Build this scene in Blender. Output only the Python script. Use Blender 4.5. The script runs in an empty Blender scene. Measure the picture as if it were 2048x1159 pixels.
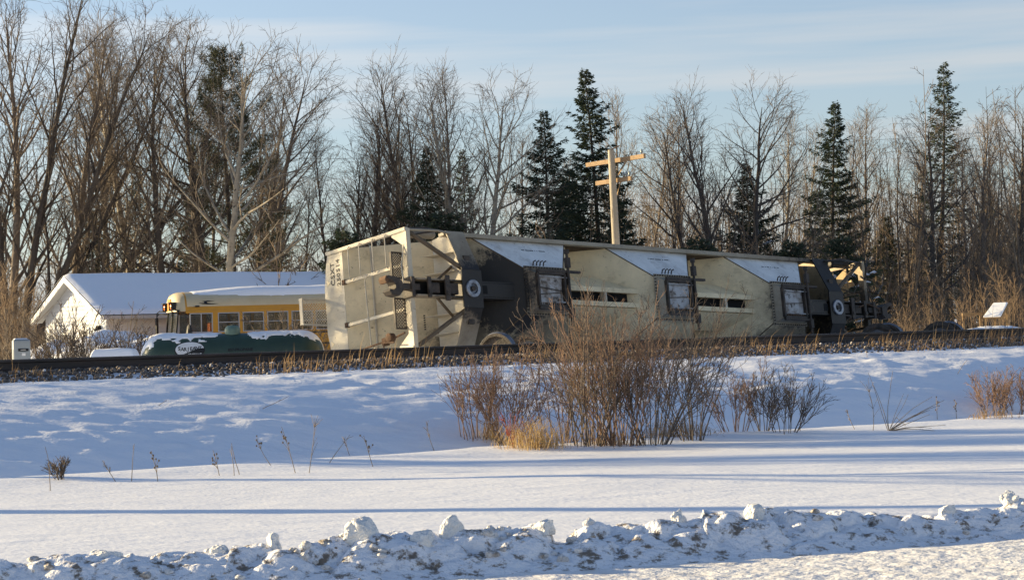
import bpy, bmesh, math, random
import numpy as np
from mathutils import Matrix, Vector
R = math.radians
scene = bpy.context.scene
COL = scene.collection
# ------------------------------------------------------------------ camera
FPX, CX, CY = 4000.0, 1024.0, 579.5           # focal length and centre of the 2048 px wide photograph
ROLL = R(1.69); PITCH = math.atan2(668 - CY, FPX); CAM = np.array([0, 0, 2.0])
_f = np.array([0, math.cos(PITCH), math.sin(PITCH)]); _u = np.array([0, -math.sin(PITCH), math.cos(PITCH)]); _r = np.array([1.0, 0, 0])
_r2 = _r * math.cos(ROLL) - _u * math.sin(ROLL); _u2 = _u * math.cos(ROLL) + _r * math.sin(ROLL)
cd = bpy.data.cameras.new('camera'); cam = bpy.data.objects.new('camera', cd); COL.objects.link(cam)
cd.sensor_width = 36; cd.lens = 36 * FPX / 2048; cd.clip_start = 0.5; cd.clip_end = 6000
cam.matrix_world = Matrix(((_r2[0], _u2[0], -_f[0], 0), (_r2[1], _u2[1], -_f[1], 0), (_r2[2], _u2[2], -_f[2], 2.0), (0, 0, 0, 1)))
scene.camera = cam
# ------------------------------------------------------------------ sun and sky
SUN_AZ, SUN_EL = R(16), R(11.0)                 # sun to the left, 16 degrees behind the picture plane, low
sun_dir = Vector((-math.cos(SUN_AZ) * math.cos(SUN_EL), math.sin(SUN_AZ) * math.cos(SUN_EL), math.sin(SUN_EL)))
sl = bpy.data.lights.new('sun', 'SUN'); so = bpy.data.objects.new('sun', sl); COL.objects.link(so)
sl.energy = 5.0; sl.angle = R(0.55); sl.color = (1.0, 0.79, 0.45)
so.rotation_euler = sun_dir.to_track_quat('Z', 'Y').to_euler(); so.location = (-40, 20, 30)
w = bpy.data.worlds.new('World'); scene.world = w; w.use_nodes = True
nt = w.node_tree; nt.nodes.clear()
def wn(t, **k):
    n = nt.nodes.new(t)
    for a, b in k.items(): setattr(n, a, b)
    return n
sky = wn('ShaderNodeTexSky', sky_type='NISHITA', sun_disc=False, sun_elevation=SUN_EL, sun_rotation=R(-74), air_density=1.0, dust_density=0.6, ozone_density=2.2)
bg = wn('ShaderNodeBackground'); out = wn('ShaderNodeOutputWorld')
bg.inputs[1].default_value = 0.078
# thin high cloud drawn out in level bands over the whole dome
tc = wn('ShaderNodeTexCoord'); mp = wn('ShaderNodeMapping'); mp.inputs['Scale'].default_value = (2.2, 2.2, 38.0); mp.inputs['Location'].default_value = (0.3, 0.0, 1.35)
mp.inputs['Rotation'].default_value = (0, R(1.2), 0)
nz = wn('ShaderNodeTexNoise'); nz.inputs['Scale'].default_value = 1.0; nz.inputs['Detail'].default_value = 5; nz.inputs['Roughness'].default_value = 0.5
rp = wn('ShaderNodeValToRGB'); rp.color_ramp.elements[0].position = 0.43; rp.color_ramp.elements[1].position = 0.56
rp.color_ramp.elements[0].color = (0.52, 0.52, 0.52, 1); rp.color_ramp.elements[1].color = (1.0, 1.0, 1.0, 1)
hs = wn('ShaderNodeHueSaturation'); hs.inputs['Saturation'].default_value = 0.14; hs.inputs['Value'].default_value = 1.04
cool = wn('ShaderNodeMix', data_type='RGBA', blend_type='MULTIPLY'); cool.inputs[0].default_value = 1.0; cool.inputs[7].default_value = (0.84, 0.95, 1.12, 1)
mx = wn('ShaderNodeMix', data_type='RGBA')
nt.links.new(tc.outputs['Generated'], mp.inputs[0]); nt.links.new(mp.outputs[0], nz.inputs[0]); nt.links.new(nz.outputs[0], rp.inputs[0])
nt.links.new(sky.outputs[0], cool.inputs[6]); nt.links.new(cool.outputs[2], hs.inputs['Color'])
# seen edge-on toward the horizon the thin veil looks thicker than overhead
sx_ = wn('ShaderNodeSeparateXYZ'); nt.links.new(tc.outputs['Generated'], sx_.inputs[0]); vr = wn('ShaderNodeMapRange'); vr.inputs[1].default_value = 0.02; vr.inputs[2].default_value = 0.45; vr.inputs[3].default_value = 1.0; vr.inputs[4].default_value = 0.15; nt.links.new(sx_.outputs[2], vr.inputs[0])
vm = wn('ShaderNodeMath', operation='MULTIPLY'); nt.links.new(rp.outputs[0], vm.inputs[0]); nt.links.new(vr.outputs[0], vm.inputs[1]); nt.links.new(vm.outputs[0], mx.inputs[0]); nt.links.new(cool.outputs[2], mx.inputs[6]); nt.links.new(hs.outputs[0], mx.inputs[7])
nt.links.new(mx.outputs[2], bg.inputs[0]); nt.links.new(bg.outputs[0], out.inputs[0])
vs = scene.view_settings; vs.view_transform = 'Standard'; vs.look = 'None'; vs.gamma = 1.0; vs.use_curve_mapping = False
vs.exposure = 1.22
scene.cycles.max_bounces = 6; scene.cycles.transparent_max_bounces = 12

# ------------------------------------------------------------------ helpers
def at(px, py, Y):
    d = _f + _r2 * (px - CX) / FPX + _u2 * (CY - py) / FPX
    return CAM + d * (Y / d[1])
def _hash(i, j, s):
    n = (i.astype(np.int64) * 374761393 + j.astype(np.int64) * 668265263 + s * 1442695041) & 0xffffffff
    n = ((n ^ (n >> 13)) * 1274126177) & 0xffffffff
    return ((n ^ (n >> 16)) & 0xffff) / 65535.0
def vnoise(x, y, s=0):
    x = np.asarray(x, float); y = np.asarray(y, float)
    i = np.floor(x); j = np.floor(y); u = x - i; v = y - j
    u = u * u * (3 - 2 * u); v = v * v * (3 - 2 * v)
    a = _hash(i, j, s); b = _hash(i + 1, j, s); c = _hash(i, j + 1, s); d = _hash(i + 1, j + 1, s)
    return (a * (1 - u) + b * u) * (1 - v) + (c * (1 - u) + d * u) * v - 0.5
def fbm(x, y, o=4, s=0):
    t = 0; a = 1.0
    for k in range(o):
        t = t + a * vnoise(np.asarray(x) * 2 ** k + 17.3 * k, np.asarray(y) * 2 ** k - 9.1 * k, s + k); a *= 0.5
    return t
def sst(x, a, b):
    t = np.clip((np.asarray(x, float) - a) / (b - a), 0, 1); return t * t * (3 - 2 * t)

def tagit(o, label=None, cat=None, group=None, kind=None):
    if label: o['label'] = label
    if cat: o['category'] = cat
    if group: o['group'] = group
    if kind: o['kind'] = kind
    return o
def link(name, me, mat=None, parent=None):
    o = bpy.data.objects.new(name, me); COL.objects.link(o)
    if mat is not None and me is not None and len(me.materials) == 0:
        for m in (mat if isinstance(mat, (list, tuple)) else [mat]): me.materials.append(m)
    if parent is not None: o.parent = parent
    return o
def empty(name, loc=(0, 0, 0), rz=0.0, label=None, cat=None, group=None):
    o = bpy.data.objects.new(name, None); COL.objects.link(o); o.empty_display_size = 0.2
    o.location = tuple(float(v) for v in loc); o.rotation_euler = (0, 0, rz)
    return tagit(o, label, cat, group)
def npmesh(name, V, F, smooth=False, midx=None):
    """V (n,3) array, F (m,3) or (m,4) array"""
    V = np.ascontiguousarray(V, dtype=np.float32); F = np.ascontiguousarray(F, dtype=np.int32)
    me = bpy.data.meshes.new(name); k = F.shape[1]
    me.vertices.add(len(V)); me.vertices.foreach_set('co', V.ravel())
    me.loops.add(F.size); me.loops.foreach_set('vertex_index', F.ravel())
    me.polygons.add(len(F)); me.polygons.foreach_set('loop_start', np.arange(0, F.size, k, dtype=np.int32))
    if midx is not None: me.polygons.foreach_set('material_index', np.ascontiguousarray(midx, dtype=np.int32))
    if smooth: me.polygons.foreach_set('use_smooth', np.ones(len(F), dtype=bool))
    me.update(calc_edges=True); me.validate()
    return me
class MB:
    """collects boxes, plates, tubes; build() makes them ONE mesh object"""
    def __init__(s): s.v = []; s.f = []
    def add(s, vs, fs):
        n = len(s.v); s.v += [tuple(float(c) for c in p) for p in vs]; s.f += [tuple(n + i for i in f) for f in fs]; return s
    def box(s, x0, x1, y0, y1, z0, z1, M=None):
        vs = [(x, y, z) for x in (x0, x1) for y in (y0, y1) for z in (z0, z1)]
        if M is not None: vs = [tuple(M @ Vector(p)) for p in vs]
        return s.add(vs, [(0, 1, 3, 2), (4, 6, 7, 5), (0, 4, 5, 1), (2, 3, 7, 6), (0, 2, 6, 4), (1, 5, 7, 3)])
    def plate(s, pts, th):
        """planar polygon with thickness th along its normal (both ways)"""
        P = [Vector(p) for p in pts]; n = Vector((0, 0, 0))
        for i in range(len(P)): n += (P[i] - P[0]).cross(P[(i + 1) % len(P)] - P[0])
        n.normalize(); k = len(P); h = n * (th / 2)
        vs = [p + h for p in P] + [p - h for p in P]
        fs = [tuple(range(k)), tuple(range(2 * k - 1, k - 1, -1))] + [(i, k + i, k + (i + 1) % k, (i + 1) % k) for i in range(k)]
        return s.add(vs, fs)
    def bar(s, a, b, w, h, up=(0, 0, 1)):
        a = Vector(a); b = Vector(b); t = (b - a).normalized(); u = Vector(up); sd = t.cross(u)
        if sd.length < 1e-4: sd = t.cross(Vector((1, 0, 0)))
        sd.normalize(); u = sd.cross(t); sd *= w / 2; u *= h / 2
        vs = [p + q for p in (a, b) for q in (-sd - u, sd - u, sd + u, -sd + u)]
        return s.add(vs, [(0, 3, 2, 1), (4, 5, 6, 7), (0, 1, 5, 4), (1, 2, 6, 5), (2, 3, 7, 6), (3, 0, 4, 7)])
    def tube(s, pts, r, n=8, caps=True):
        P = [Vector(p) for p in pts]; rr = r if isinstance(r, (list, tuple)) else [r] * len(P)
        vs = []; ref = None
        for i, p in enumerate(P):
            t = (P[min(i + 1, len(P) - 1)] - P[max(i - 1, 0)]).normalized()
            if ref is None: ref = t.orthogonal().normalized()
            ref = (ref - t * ref.dot(t)).normalized(); b = t.cross(ref)
            vs += [p + (ref * math.cos(2 * math.pi * k / n) + b * math.sin(2 * math.pi * k / n)) * rr[i] for k in range(n)]
        fs = [(i * n + k, i * n + (k + 1) % n, (i + 1) * n + (k + 1) % n, (i + 1) * n + k) for i in range(len(P) - 1) for k in range(n)]
        if caps: fs += [tuple(range(n - 1, -1, -1)), tuple((len(P) - 1) * n + k for k in range(n))]
        return s.add(vs, fs)
    def lathe(s, prof, n=24, axis='z', c=(0, 0, 0)):
        vs = []; c = Vector(c)
        for (r, z) in prof:
            for k in range(n):
                a = 2 * math.pi * k / n; p = (r * math.cos(a), r * math.sin(a), z)
                if axis == 'x': p = (p[2], p[0], p[1])
                if axis == 'y': p = (p[1], p[2], p[0])
                vs.append(c + Vector(p))
        m = len(prof)
        fs = [(i * n + k, i * n + (k + 1) % n, (i + 1) * n + (k + 1) % n, (i + 1) * n + k) for i in range(m - 1) for k in range(n)]
        fs += [tuple(range(n - 1, -1, -1)), tuple((m - 1) * n + k for k in range(n))]
        return s.add(vs, fs)
    def loft(s, rings, cap=True):
        k = len(rings[0]); vs = [p for rg in rings for p in rg]
        fs = [(i * k + j, i * k + (j + 1) % k, (i + 1) * k + (j + 1) % k, (i + 1) * k + j) for i in range(len(rings) - 1) for j in range(k)]
        if cap: fs += [tuple(range(k - 1, -1, -1)), tuple((len(rings) - 1) * k + j for j in range(k))]
        return s.add(vs, fs)
    def mesh(s, name, smooth=False, bevel=0.0):
        me = bpy.data.meshes.new(name); me.from_pydata(s.v, [], s.f)
        bm = bmesh.new(); bm.from_mesh(me)
        bmesh.ops.recalc_face_normals(bm, faces=bm.faces)
        if bevel: bmesh.ops.bevel(bm, geom=[e for e in bm.edges if e.is_manifold and e.calc_face_angle(0) > 0.6], offset=bevel, segments=2, affect='EDGES', profile=0.6)
        if smooth:
            for f in bm.faces: f.smooth = True
            for e in bm.edges:
                if e.is_manifold and e.calc_face_angle(0) > 0.7: e.smooth = False
        bm.to_mesh(me); bm.free(); return me
    def build(s, name, mat, parent=None, smooth=False, bevel=0.0):
        return link(name, s.mesh(name, smooth, bevel), mat, parent)
def text_mesh(name, body, size, extrude=0.0, spacing=1.0, bold=0.0):
    cu = bpy.data.curves.new(name, 'FONT'); cu.body = body; cu.size = size; cu.extrude = extrude; cu.space_character = spacing; cu.offset = bold
    cu.align_x = 'CENTER'; cu.align_y = 'CENTER'; cu.resolution_u = 3
    o = bpy.data.objects.new(name, cu); COL.objects.link(o)
    bpy.context.view_layer.update()
    me = bpy.data.meshes.new_from_object(o.evaluated_get(bpy.context.evaluated_depsgraph_get()))
    bpy.data.objects.remove(o); bpy.data.curves.remove(cu); me.name = name
    return me

# ------------------------------------------------------------------ materials
def mat(name, col, rough=0.7, col2=None, nscale=6.0, detail=6, lo=0.35, hi=0.7, bump=0.0, bscale=None, metal=0.0, col3=None, n3=25.0, lo3=0.62, hi3=0.72, spec=0.4, coord='Object', stretch=None):
    m = bpy.data.materials.new(name); m.use_nodes = True; t = m.node_tree; N = t.nodes; L = t.links
    b = N['Principled BSDF']; b.inputs['Roughness'].default_value = rough; b.inputs['Metallic'].default_value = metal
    b.inputs['Specular IOR Level'].default_value = spec
    b.inputs['Base Color'].default_value = (*col, 1)
    tcn = N.new('ShaderNodeTexCoord'); src = tcn.outputs[coord]
    if stretch:
        mpn = N.new('ShaderNodeMapping'); mpn.inputs['Scale'].default_value = stretch; L.new(src, mpn.inputs[0]); src = mpn.outputs[0]
    cur = None
    def noise(sc, d=detail):
        n = N.new('ShaderNodeTexNoise'); n.inputs['Scale'].default_value = sc; n.inputs['Detail'].default_value = d; n.inputs['Roughness'].default_value = 0.62; L.new(src, n.inputs[0]); return n
    def ramp(n, a, c):
        r = N.new('ShaderNodeMapRange'); r.inputs[1].default_value = a; r.inputs[2].default_value = c; L.new(n.outputs[0], r.inputs[0]); return r
    if col2:
        r = ramp(noise(nscale), lo, hi); x = N.new('ShaderNodeMix'); x.data_type = 'RGBA'
        x.inputs[6].default_value = (*col, 1); x.inputs[7].default_value = (*col2, 1); L.new(r.outputs[0], x.inputs[0]); cur = x.outputs[2]
    if col3:
        r = ramp(noise(n3), lo3, hi3); x = N.new('ShaderNodeMix'); x.data_type = 'RGBA'; x.inputs[7].default_value = (*col3, 1)
        if cur is not None: L.new(cur, x.inputs[6])
        else: x.inputs[6].default_value = (*col, 1)
        L.new(r.outputs[0], x.inputs[0]); cur = x.outputs[2]
    if cur is not None: L.new(cur, b.inputs['Base Color'])
    if bump:
        n = noise(bscale or nscale * 2, 8); bp = N.new('ShaderNodeBump'); bp.inputs['Strength'].default_value = bump; bp.inputs['Distance'].default_value = 0.05
        L.new(n.outputs[0], bp.inputs['Height']); L.new(bp.outputs[0], b.inputs['Normal'])
    m['_b'] = 1
    return m
def streaks(m, col, sc, lo, hi, k, seed=0.0):
    t = m.node_tree; N = t.nodes; L = t.links; b = N['Principled BSDF']; tcn = N.new('ShaderNodeTexCoord'); mpn = N.new('ShaderNodeMapping'); mpn.inputs['Scale'].default_value = sc; mpn.inputs['Location'].default_value = (seed, seed, seed)
    L.new(tcn.outputs['Object'], mpn.inputs[0]); nn = N.new('ShaderNodeTexNoise'); nn.inputs['Scale'].default_value = 1; nn.inputs['Detail'].default_value = 7; nn.inputs['Roughness'].default_value = .65; L.new(mpn.outputs[0], nn.inputs[0])
    mr = N.new('ShaderNodeMapRange'); mr.inputs[1].default_value = lo; mr.inputs[2].default_value = hi; mr.inputs[4].default_value = k; L.new(nn.outputs[0], mr.inputs[0])
    x = N.new('ShaderNodeMix'); x.data_type = 'RGBA'; x.inputs[7].default_value = (*col, 1); L.new(mr.outputs[0], x.inputs[0]); lk = b.inputs['Base Color'].links
    if lk: L.new(lk[0].from_socket, x.inputs[6])
    else: x.inputs[6].default_value = b.inputs['Base Color'].default_value
    L.new(x.outputs[2], b.inputs['Base Color'])
def add_dirt_shade(m, spheres, col=(0.020, 0.016, 0.012), n=8.0, w=(1.74, 1.50)):
    """ragged dark blots, greasy grime and painted shade alike, around given object-space points (x,y,z, radii, strength)"""
    t = m.node_tree; N = t.nodes; L = t.links; b = N['Principled BSDF']
    tcn = N.new('ShaderNodeTexCoord'); nn = N.new('ShaderNodeTexNoise'); nn.inputs['Scale'].default_value = n; nn.inputs['Detail'].default_value = 9; nn.inputs['Roughness'].default_value = 0.76
    L.new(tcn.outputs['Object'], nn.inputs[0]); tot = None
    for (c, rad, k) in spheres:
        mpn = N.new('ShaderNodeMapping'); mpn.vector_type = 'TEXTURE'; mpn.inputs['Location'].default_value = c; mpn.inputs['Scale'].default_value = rad
        L.new(tcn.outputs['Object'], mpn.inputs[0]); ln = N.new('ShaderNodeVectorMath'); ln.operation = 'LENGTH'; L.new(mpn.outputs[0], ln.inputs[0])
        ad = N.new('ShaderNodeMath'); ad.operation = 'MULTIPLY_ADD'; ad.inputs[1].default_value = 1.5; L.new(nn.outputs[0], ad.inputs[0]); L.new(ln.outputs['Value'], ad.inputs[2])
        mr = N.new('ShaderNodeMapRange'); mr.inputs[1].default_value = w[0]; mr.inputs[2].default_value = w[1]; mr.inputs[3].default_value = 0; mr.inputs[4].default_value = k; L.new(ad.outputs[0], mr.inputs[0])
        if tot is None: tot = mr.outputs[0]
        else:
            mm = N.new('ShaderNodeMath'); mm.operation = 'MAXIMUM'; L.new(tot, mm.inputs[0]); L.new(mr.outputs[0], mm.inputs[1]); tot = mm.outputs[0]
    x = N.new('ShaderNodeMix'); x.data_type = 'RGBA'; x.inputs[7].default_value = (*col, 1); L.new(tot, x.inputs[0])
    lk = b.inputs['Base Color'].links
    if lk: L.new(lk[0].from_socket, x.inputs[6])
    else: x.inputs[6].default_value = b.inputs['Base Color'].default_value
    L.new(x.outputs[2], b.inputs['Base Color'])
def snow_mat(name, c=(0.88, 0.89, 0.92), dirt=None, b1=0.5, s1=9.0, b2=0.4, s2=60.0, sx=(1, 1, 1), tracks=False):
    m = bpy.data.materials.new(name); m.use_nodes = True; t = m.node_tree; N = t.nodes; L = t.links; b = N['Principled BSDF']
    b.inputs['Base Color'].default_value = (*c, 1); b.inputs['Roughness'].default_value = 0.55; b.inputs['Specular IOR Level'].default_value = 0.35
    tcn = N.new('ShaderNodeTexCoord'); mpn = N.new('ShaderNodeMapping'); mpn.inputs['Scale'].default_value = sx; L.new(tcn.outputs['Object'], mpn.inputs[0])
    n1 = N.new('ShaderNodeTexNoise'); n1.inputs['Scale'].default_value = s1; n1.inputs['Detail'].default_value = 7; L.new(mpn.outputs[0], n1.inputs[0])
    n2 = N.new('ShaderNodeTexNoise'); n2.inputs['Scale'].default_value = s2; n2.inputs['Detail'].default_value = 4; L.new(tcn.outputs['Object'], n2.inputs[0])
    p1 = N.new('ShaderNodeBump'); p1.inputs['Strength'].default_value = b1; p1.inputs['Distance'].default_value = 0.06; L.new(n1.outputs[0], p1.inputs['Height'])
    p2 = N.new('ShaderNodeBump'); p2.inputs['Strength'].default_value = b2; p2.inputs['Distance'].default_value = 0.01; L.new(n2.outputs[0], p2.inputs['Height']); L.new(p1.outputs[0], p2.inputs['Normal'])
    L.new(p2.outputs[0], b.inputs['Normal'])
    if dirt:
        n3 = N.new('ShaderNodeTexNoise'); n3.inputs['Scale'].default_value = dirt[0]; n3.inputs['Detail'].default_value = 9; n3.inputs['Roughness'].default_value = 0.72; L.new(tcn.outputs['Object'], n3.inputs[0])
        mr = N.new('ShaderNodeMapRange'); mr.inputs[1].default_value = dirt[1]; mr.inputs[2].default_value = dirt[2]; L.new(n3.outputs[0], mr.inputs[0])
        x = N.new('ShaderNodeMix'); x.data_type = 'RGBA'; x.inputs[6].default_value = (*c, 1); x.inputs[7].default_value = (*dirt[3], 1); L.new(mr.outputs[0], x.inputs[0]); L.new(x.outputs[2], b.inputs['Base Color'])
    return m

M = {}
M['snow'] = snow_mat('snow', b1=0.45, s1=3.0, b2=0.6, s2=16, sx=(0.5, 1.4, 1))
M['roadsnow'] = snow_mat('packed_snow', (0.80, 0.79, 0.78), dirt=(5.0, 0.5, 0.8, (0.52, 0.47, 0.40)), b1=0.9, s1=6, b2=0.8, s2=28)
M['banksnow'] = snow_mat('dirty_snow', (0.86, 0.86, 0.88), dirt=(6.5, 0.515, 0.60, (0.20, 0.16, 0.12)), b1=0.8, s1=14, b2=0.5, s2=50)
M['chunk'] = snow_mat('crusty_snow', (0.84, 0.82, 0.78), dirt=(6.0, 0.6, 0.75, (0.42, 0.34, 0.24)), b1=0.9, s1=16, b2=0.5, s2=60)
M['cap'] = snow_mat('settled_snow', (0.88, 0.89, 0.92), b1=0.15, s1=5, b2=0.15, s2=40)
M['rail'] = mat('rail_steel', (0.035, 0.028, 0.024), 0.6, (0.075, 0.05, 0.038), 3, bump=0.2, bscale=20, stretch=(0.3, 1, 1))
M['railtop'] = mat('worn_rail_head', (0.30, 0.30, 0.31), 0.35, (0.16, 0.15, 0.15), 3, metal=0.8)
M['tie'] = mat('creosote_tie', (0.035, 0.028, 0.022), 0.9, (0.07, 0.055, 0.042), 8, bump=0.5)
M['ballast'] = mat('ballast_stone', (0.10, 0.08, 0.068), 0.9, (0.21, 0.175, 0.15), 2.5, bump=0.4, col3=(0.74, 0.74, 0.76), n3=9.0, lo3=0.60, hi3=0.65)
M['dry'] = mat('dry_grass', (0.42, 0.29, 0.15), 0.8, (0.28, 0.17, 0.085), 3)
M['drygold'] = mat('golden_dead_grass', (0.60, 0.44, 0.21), 0.8, (0.40, 0.27, 0.13), 9)
M['shrub'] = mat('reddish_shrub_twig', (0.21, 0.125, 0.08), 0.8, (0.31, 0.20, 0.13), 3.0)
M['straw'] = mat('pale_weed_stem', (0.30, 0.24, 0.17), 0.8, (0.16, 0.115, 0.08), 5)
M['twig'] = mat('brown_twig', (0.15, 0.118, 0.088), 0.8, (0.24, 0.19, 0.14), 2.0)
M['twigdark'] = mat('dark_twig', (0.10, 0.078, 0.06), 0.85, (0.17, 0.13, 0.10), 2.0)
M['twigred'] = mat('red_osier_twig', (0.28, 0.035, 0.025), 0.6, (0.2, 0.05, 0.03), 5.0)
M['bark'] = mat('grey_brown_bark', (0.12, 0.092, 0.072), 0.9, (0.22, 0.18, 0.145), 4.0, bump=0.6, bscale=14, stretch=(1, 1, 0.3))
M['barkdark'] = mat('dark_bark', (0.055, 0.045, 0.038), 0.95, (0.11, 0.09, 0.075), 4.0, bump=0.8, bscale=14, stretch=(1, 1, 0.3))
M['barkpale'] = mat('pale_aspen_bark', (0.34, 0.30, 0.24), 0.85, (0.20, 0.17, 0.13), 3.0, bump=0.4, bscale=14, col3=(0.05, 0.042, 0.035), n3=5, lo3=0.60, hi3=0.66)
M['needle'] = mat('spruce_needles', (0.026, 0.042, 0.026), 0.8, (0.062, 0.078, 0.044), 1.6)
M['pineneedle'] = mat('pine_needles', (0.050, 0.060, 0.030), 0.8, (0.095, 0.092, 0.05), 1.6)
M['brush'] = mat('tan_brush', (0.25, 0.17, 0.10), 0.85, (0.085, 0.062, 0.045), 0.35, detail=3, lo=.42, hi=.60)
M['wood2'] = mat('mixed_saplings', (0.22, 0.16, 0.105), 0.85, (0.06, 0.046, 0.036), 0.25, detail=3, lo=.40, hi=.58)
M['rubble'] = snow_mat('dirty_crumbs', (0.80, 0.78, 0.76), dirt=(3.5, 0.46, 0.60, (0.26, 0.21, 0.16)), b1=0.8, s1=20, b2=0.5, s2=60)
def translucent(m, k=0.45):
    """thin dead blades let some light through"""
    t = m.node_tree; N = t.nodes; L = t.links; b = N['Principled BSDF']; tr_ = N.new('ShaderNodeBsdfTranslucent'); mxs = N.new('ShaderNodeMixShader'); mxs.inputs[0].default_value = k
    lk = b.inputs['Base Color'].links
    if lk: L.new(lk[0].from_socket, tr_.inputs[0])
    L.new(b.outputs[0], mxs.inputs[1]); L.new(tr_.outputs[0], mxs.inputs[2]); L.new(mxs.outputs[0], N['Material Output'].inputs[0])
for k_ in ('dry', 'drygold', 'needle', 'pineneedle'): translucent(M[k_], 0.25 if 'needle' in k_ else 0.45)
# ------------------------------------------------------------------ terrain
TA = R(24.0); TC, TS = math.cos(TA), math.sin(TA); TY = 41.0       # the railway line
def rail_xy(al, t):
    """along / across (positive t towards the road) to world x, y"""
    return al * TC + t * TS, TY + al * TS - t * TC
def bank_y(X): return 16.5 + 0.205 * np.asarray(X, float) + 0.006 * np.asarray(X, float) ** 2
def ground(X, Y, rough=True):
    X = np.asarray(X, float); Y = np.asarray(Y, float)
    al = X * TC + (Y - TY) * TS; t = X * TS - (Y - TY) * TC
    tl = np.clip(9.3 - 0.1 * al, 7.6, 11.8) + 0.25 * fbm(al * 0.25, al * 0 + 3.0, 3, 5)
    field = 0.27 + 0.05 * fbm(X * 0.10, Y * 0.22, 3, 11) + 0.05 * np.exp(-((t - tl - 0.4) / 0.8) ** 2)
    if rough:
        field = field + 0.034 * np.maximum(fbm(X * 0.22 - Y * 0.05, Y * 1.3 + X * 0.2, 4, 21), -0.1) + 0.004 * fbm(X * 2, Y * 5, 3, 31)
    tb = tl - 0.9; zb = 0.02
    q = np.clip((t - 2.15) / (tb - 2.15), 0, 1)
    slope = 1.43 + (zb - 1.43) * (0.26 * q + 0.74 * q * q) + 0.07 * fbm(al * 0.3, t * 0.6, 3, 41) * np.sin(math.pi * np.clip(q, 0, 1))
    slope = slope + 0.10 * sst(al, 9, 14) * sst(t, 2.0, 3.0) * (1 - sst(t, 4.0, 7.0))
    if rough: slope = slope + (0.035 * fbm(X * 0.8, Y * 1.8, 4, 51) + 0.075 * np.maximum(fbm(X * 2.6, Y * 5.2, 3, 61) - 0.06, 0.0) + 0.030 * fbm(X * 2.9, Y * 5.6, 2, 66)) * sst(t, 2.2, 3)
    mix = sst(t, tb, tl)
    z = slope * (1 - mix) + field * mix
    shoulder = np.interp(t, [-3.2, -1.7, 1.7, 2.15], [1.0, 1.5, 1.5, 1.43])
    base = 0.95 - 0.45 * sst(-t, 9, 18) + 0.72 * sst(X, 11.5, 14.5) * sst(Y, 50, 57) + 0.08 * fbm(X * 0.2, Y * 0.2, 3, 71)
    far = shoulder * (1 - sst(-t, 2.2, 4.0)) + base * sst(-t, 2.2, 4.0)
    z = np.where(t < 2.15, np.where(t < -1.7, far, shoulder), z)
    # the field falls to the level of the ploughed road in front of the bank
    by = bank_y(X); z = np.where(Y < by + 0.1, z * sst(Y, by - 0.9, by + 0.1) + (0.06 + 0.008 * X) * (1 - sst(Y, by - 0.9, by + 0.1)), z)
    return z
def gz(x, y): return float(ground(np.array([x]), np.array([y]), False)[0])
def hit(px, py):
    """where the line of sight through a photograph pixel meets the near ground"""
    d = _f + _r2 * (px - CX) / FPX + _u2 * (CY - py) / FPX
    Yk = 12 + np.arange(1500) * 0.04; P = CAM + d[None, :] * (Yk / d[1])[:, None]
    below = P[:, 2] <= ground(P[:, 0], P[:, 1], False)
    return P[int(np.argmax(below))] if below.any() else P[-1]
ys = np.concatenate([np.linspace(-30, 8, 12), np.arange(8.5, 14, 0.5), np.arange(14, 24, 0.10), np.arange(24, 42, 0.10), np.arange(42, 50, 0.2), np.arange(50, 90, 0.6), np.arange(90, 200, 8), np.geomspace(200, 4000, 12)])
xs = np.concatenate([-np.geomspace(4000, 60, 10), np.arange(-50, -13, 1.5), np.arange(-13, 13, 0.11), np.arange(13, 52, 1.5), np.geomspace(60, 4000, 10)])
GX, GY = np.meshgrid(xs, ys)
GZ = ground(GX, GY)
nx, ny = len(xs), len(ys)
idx = np.arange(nx * ny).reshape(ny, nx)
Fg = np.stack([idx[:-1, :-1], idx[:-1, 1:], idx[1:, 1:], idx[1:, :-1]], -1).reshape(-1, 4)
g = link('snow_ground', npmesh('snow_ground', np.stack([GX, GY, GZ], -1).reshape(-1, 3), Fg, True), M['snow']); tagit(g, kind='structure')

# ploughed road in front
xs2 = np.arange(-9, 9.01, 0.06); vs2 = np.concatenate([np.linspace(0, 5, 120), np.linspace(5.2, 14, 20)])
X2, V2 = np.meshgrid(xs2, vs2); Y2 = bank_y(X2) - 0.25 - V2
Z2 = 0.115 + 0.010 * X2 + 0.10 * sst(X2, 1.0, 4.5) * sst(V2, 0.35, 1.3) + 0.012 * fbm(X2 * 1.6, Y2 * 2.2, 4, 81) + 0.010 * fbm(X2 * 7, Y2 * 7, 3, 91) - 0.05 * sst(V2, 3, 8)
i2 = np.arange(X2.size).reshape(X2.shape)
F2 = np.stack([i2[:-1, :-1], i2[1:, :-1], i2[1:, 1:], i2[:-1, 1:]], -1).reshape(-1, 4)
o = link('road', npmesh('road', np.stack([X2, Y2, Z2], -1).reshape(-1, 3), F2, True), M['roadsnow']); tagit(o, kind='structure')

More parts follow.
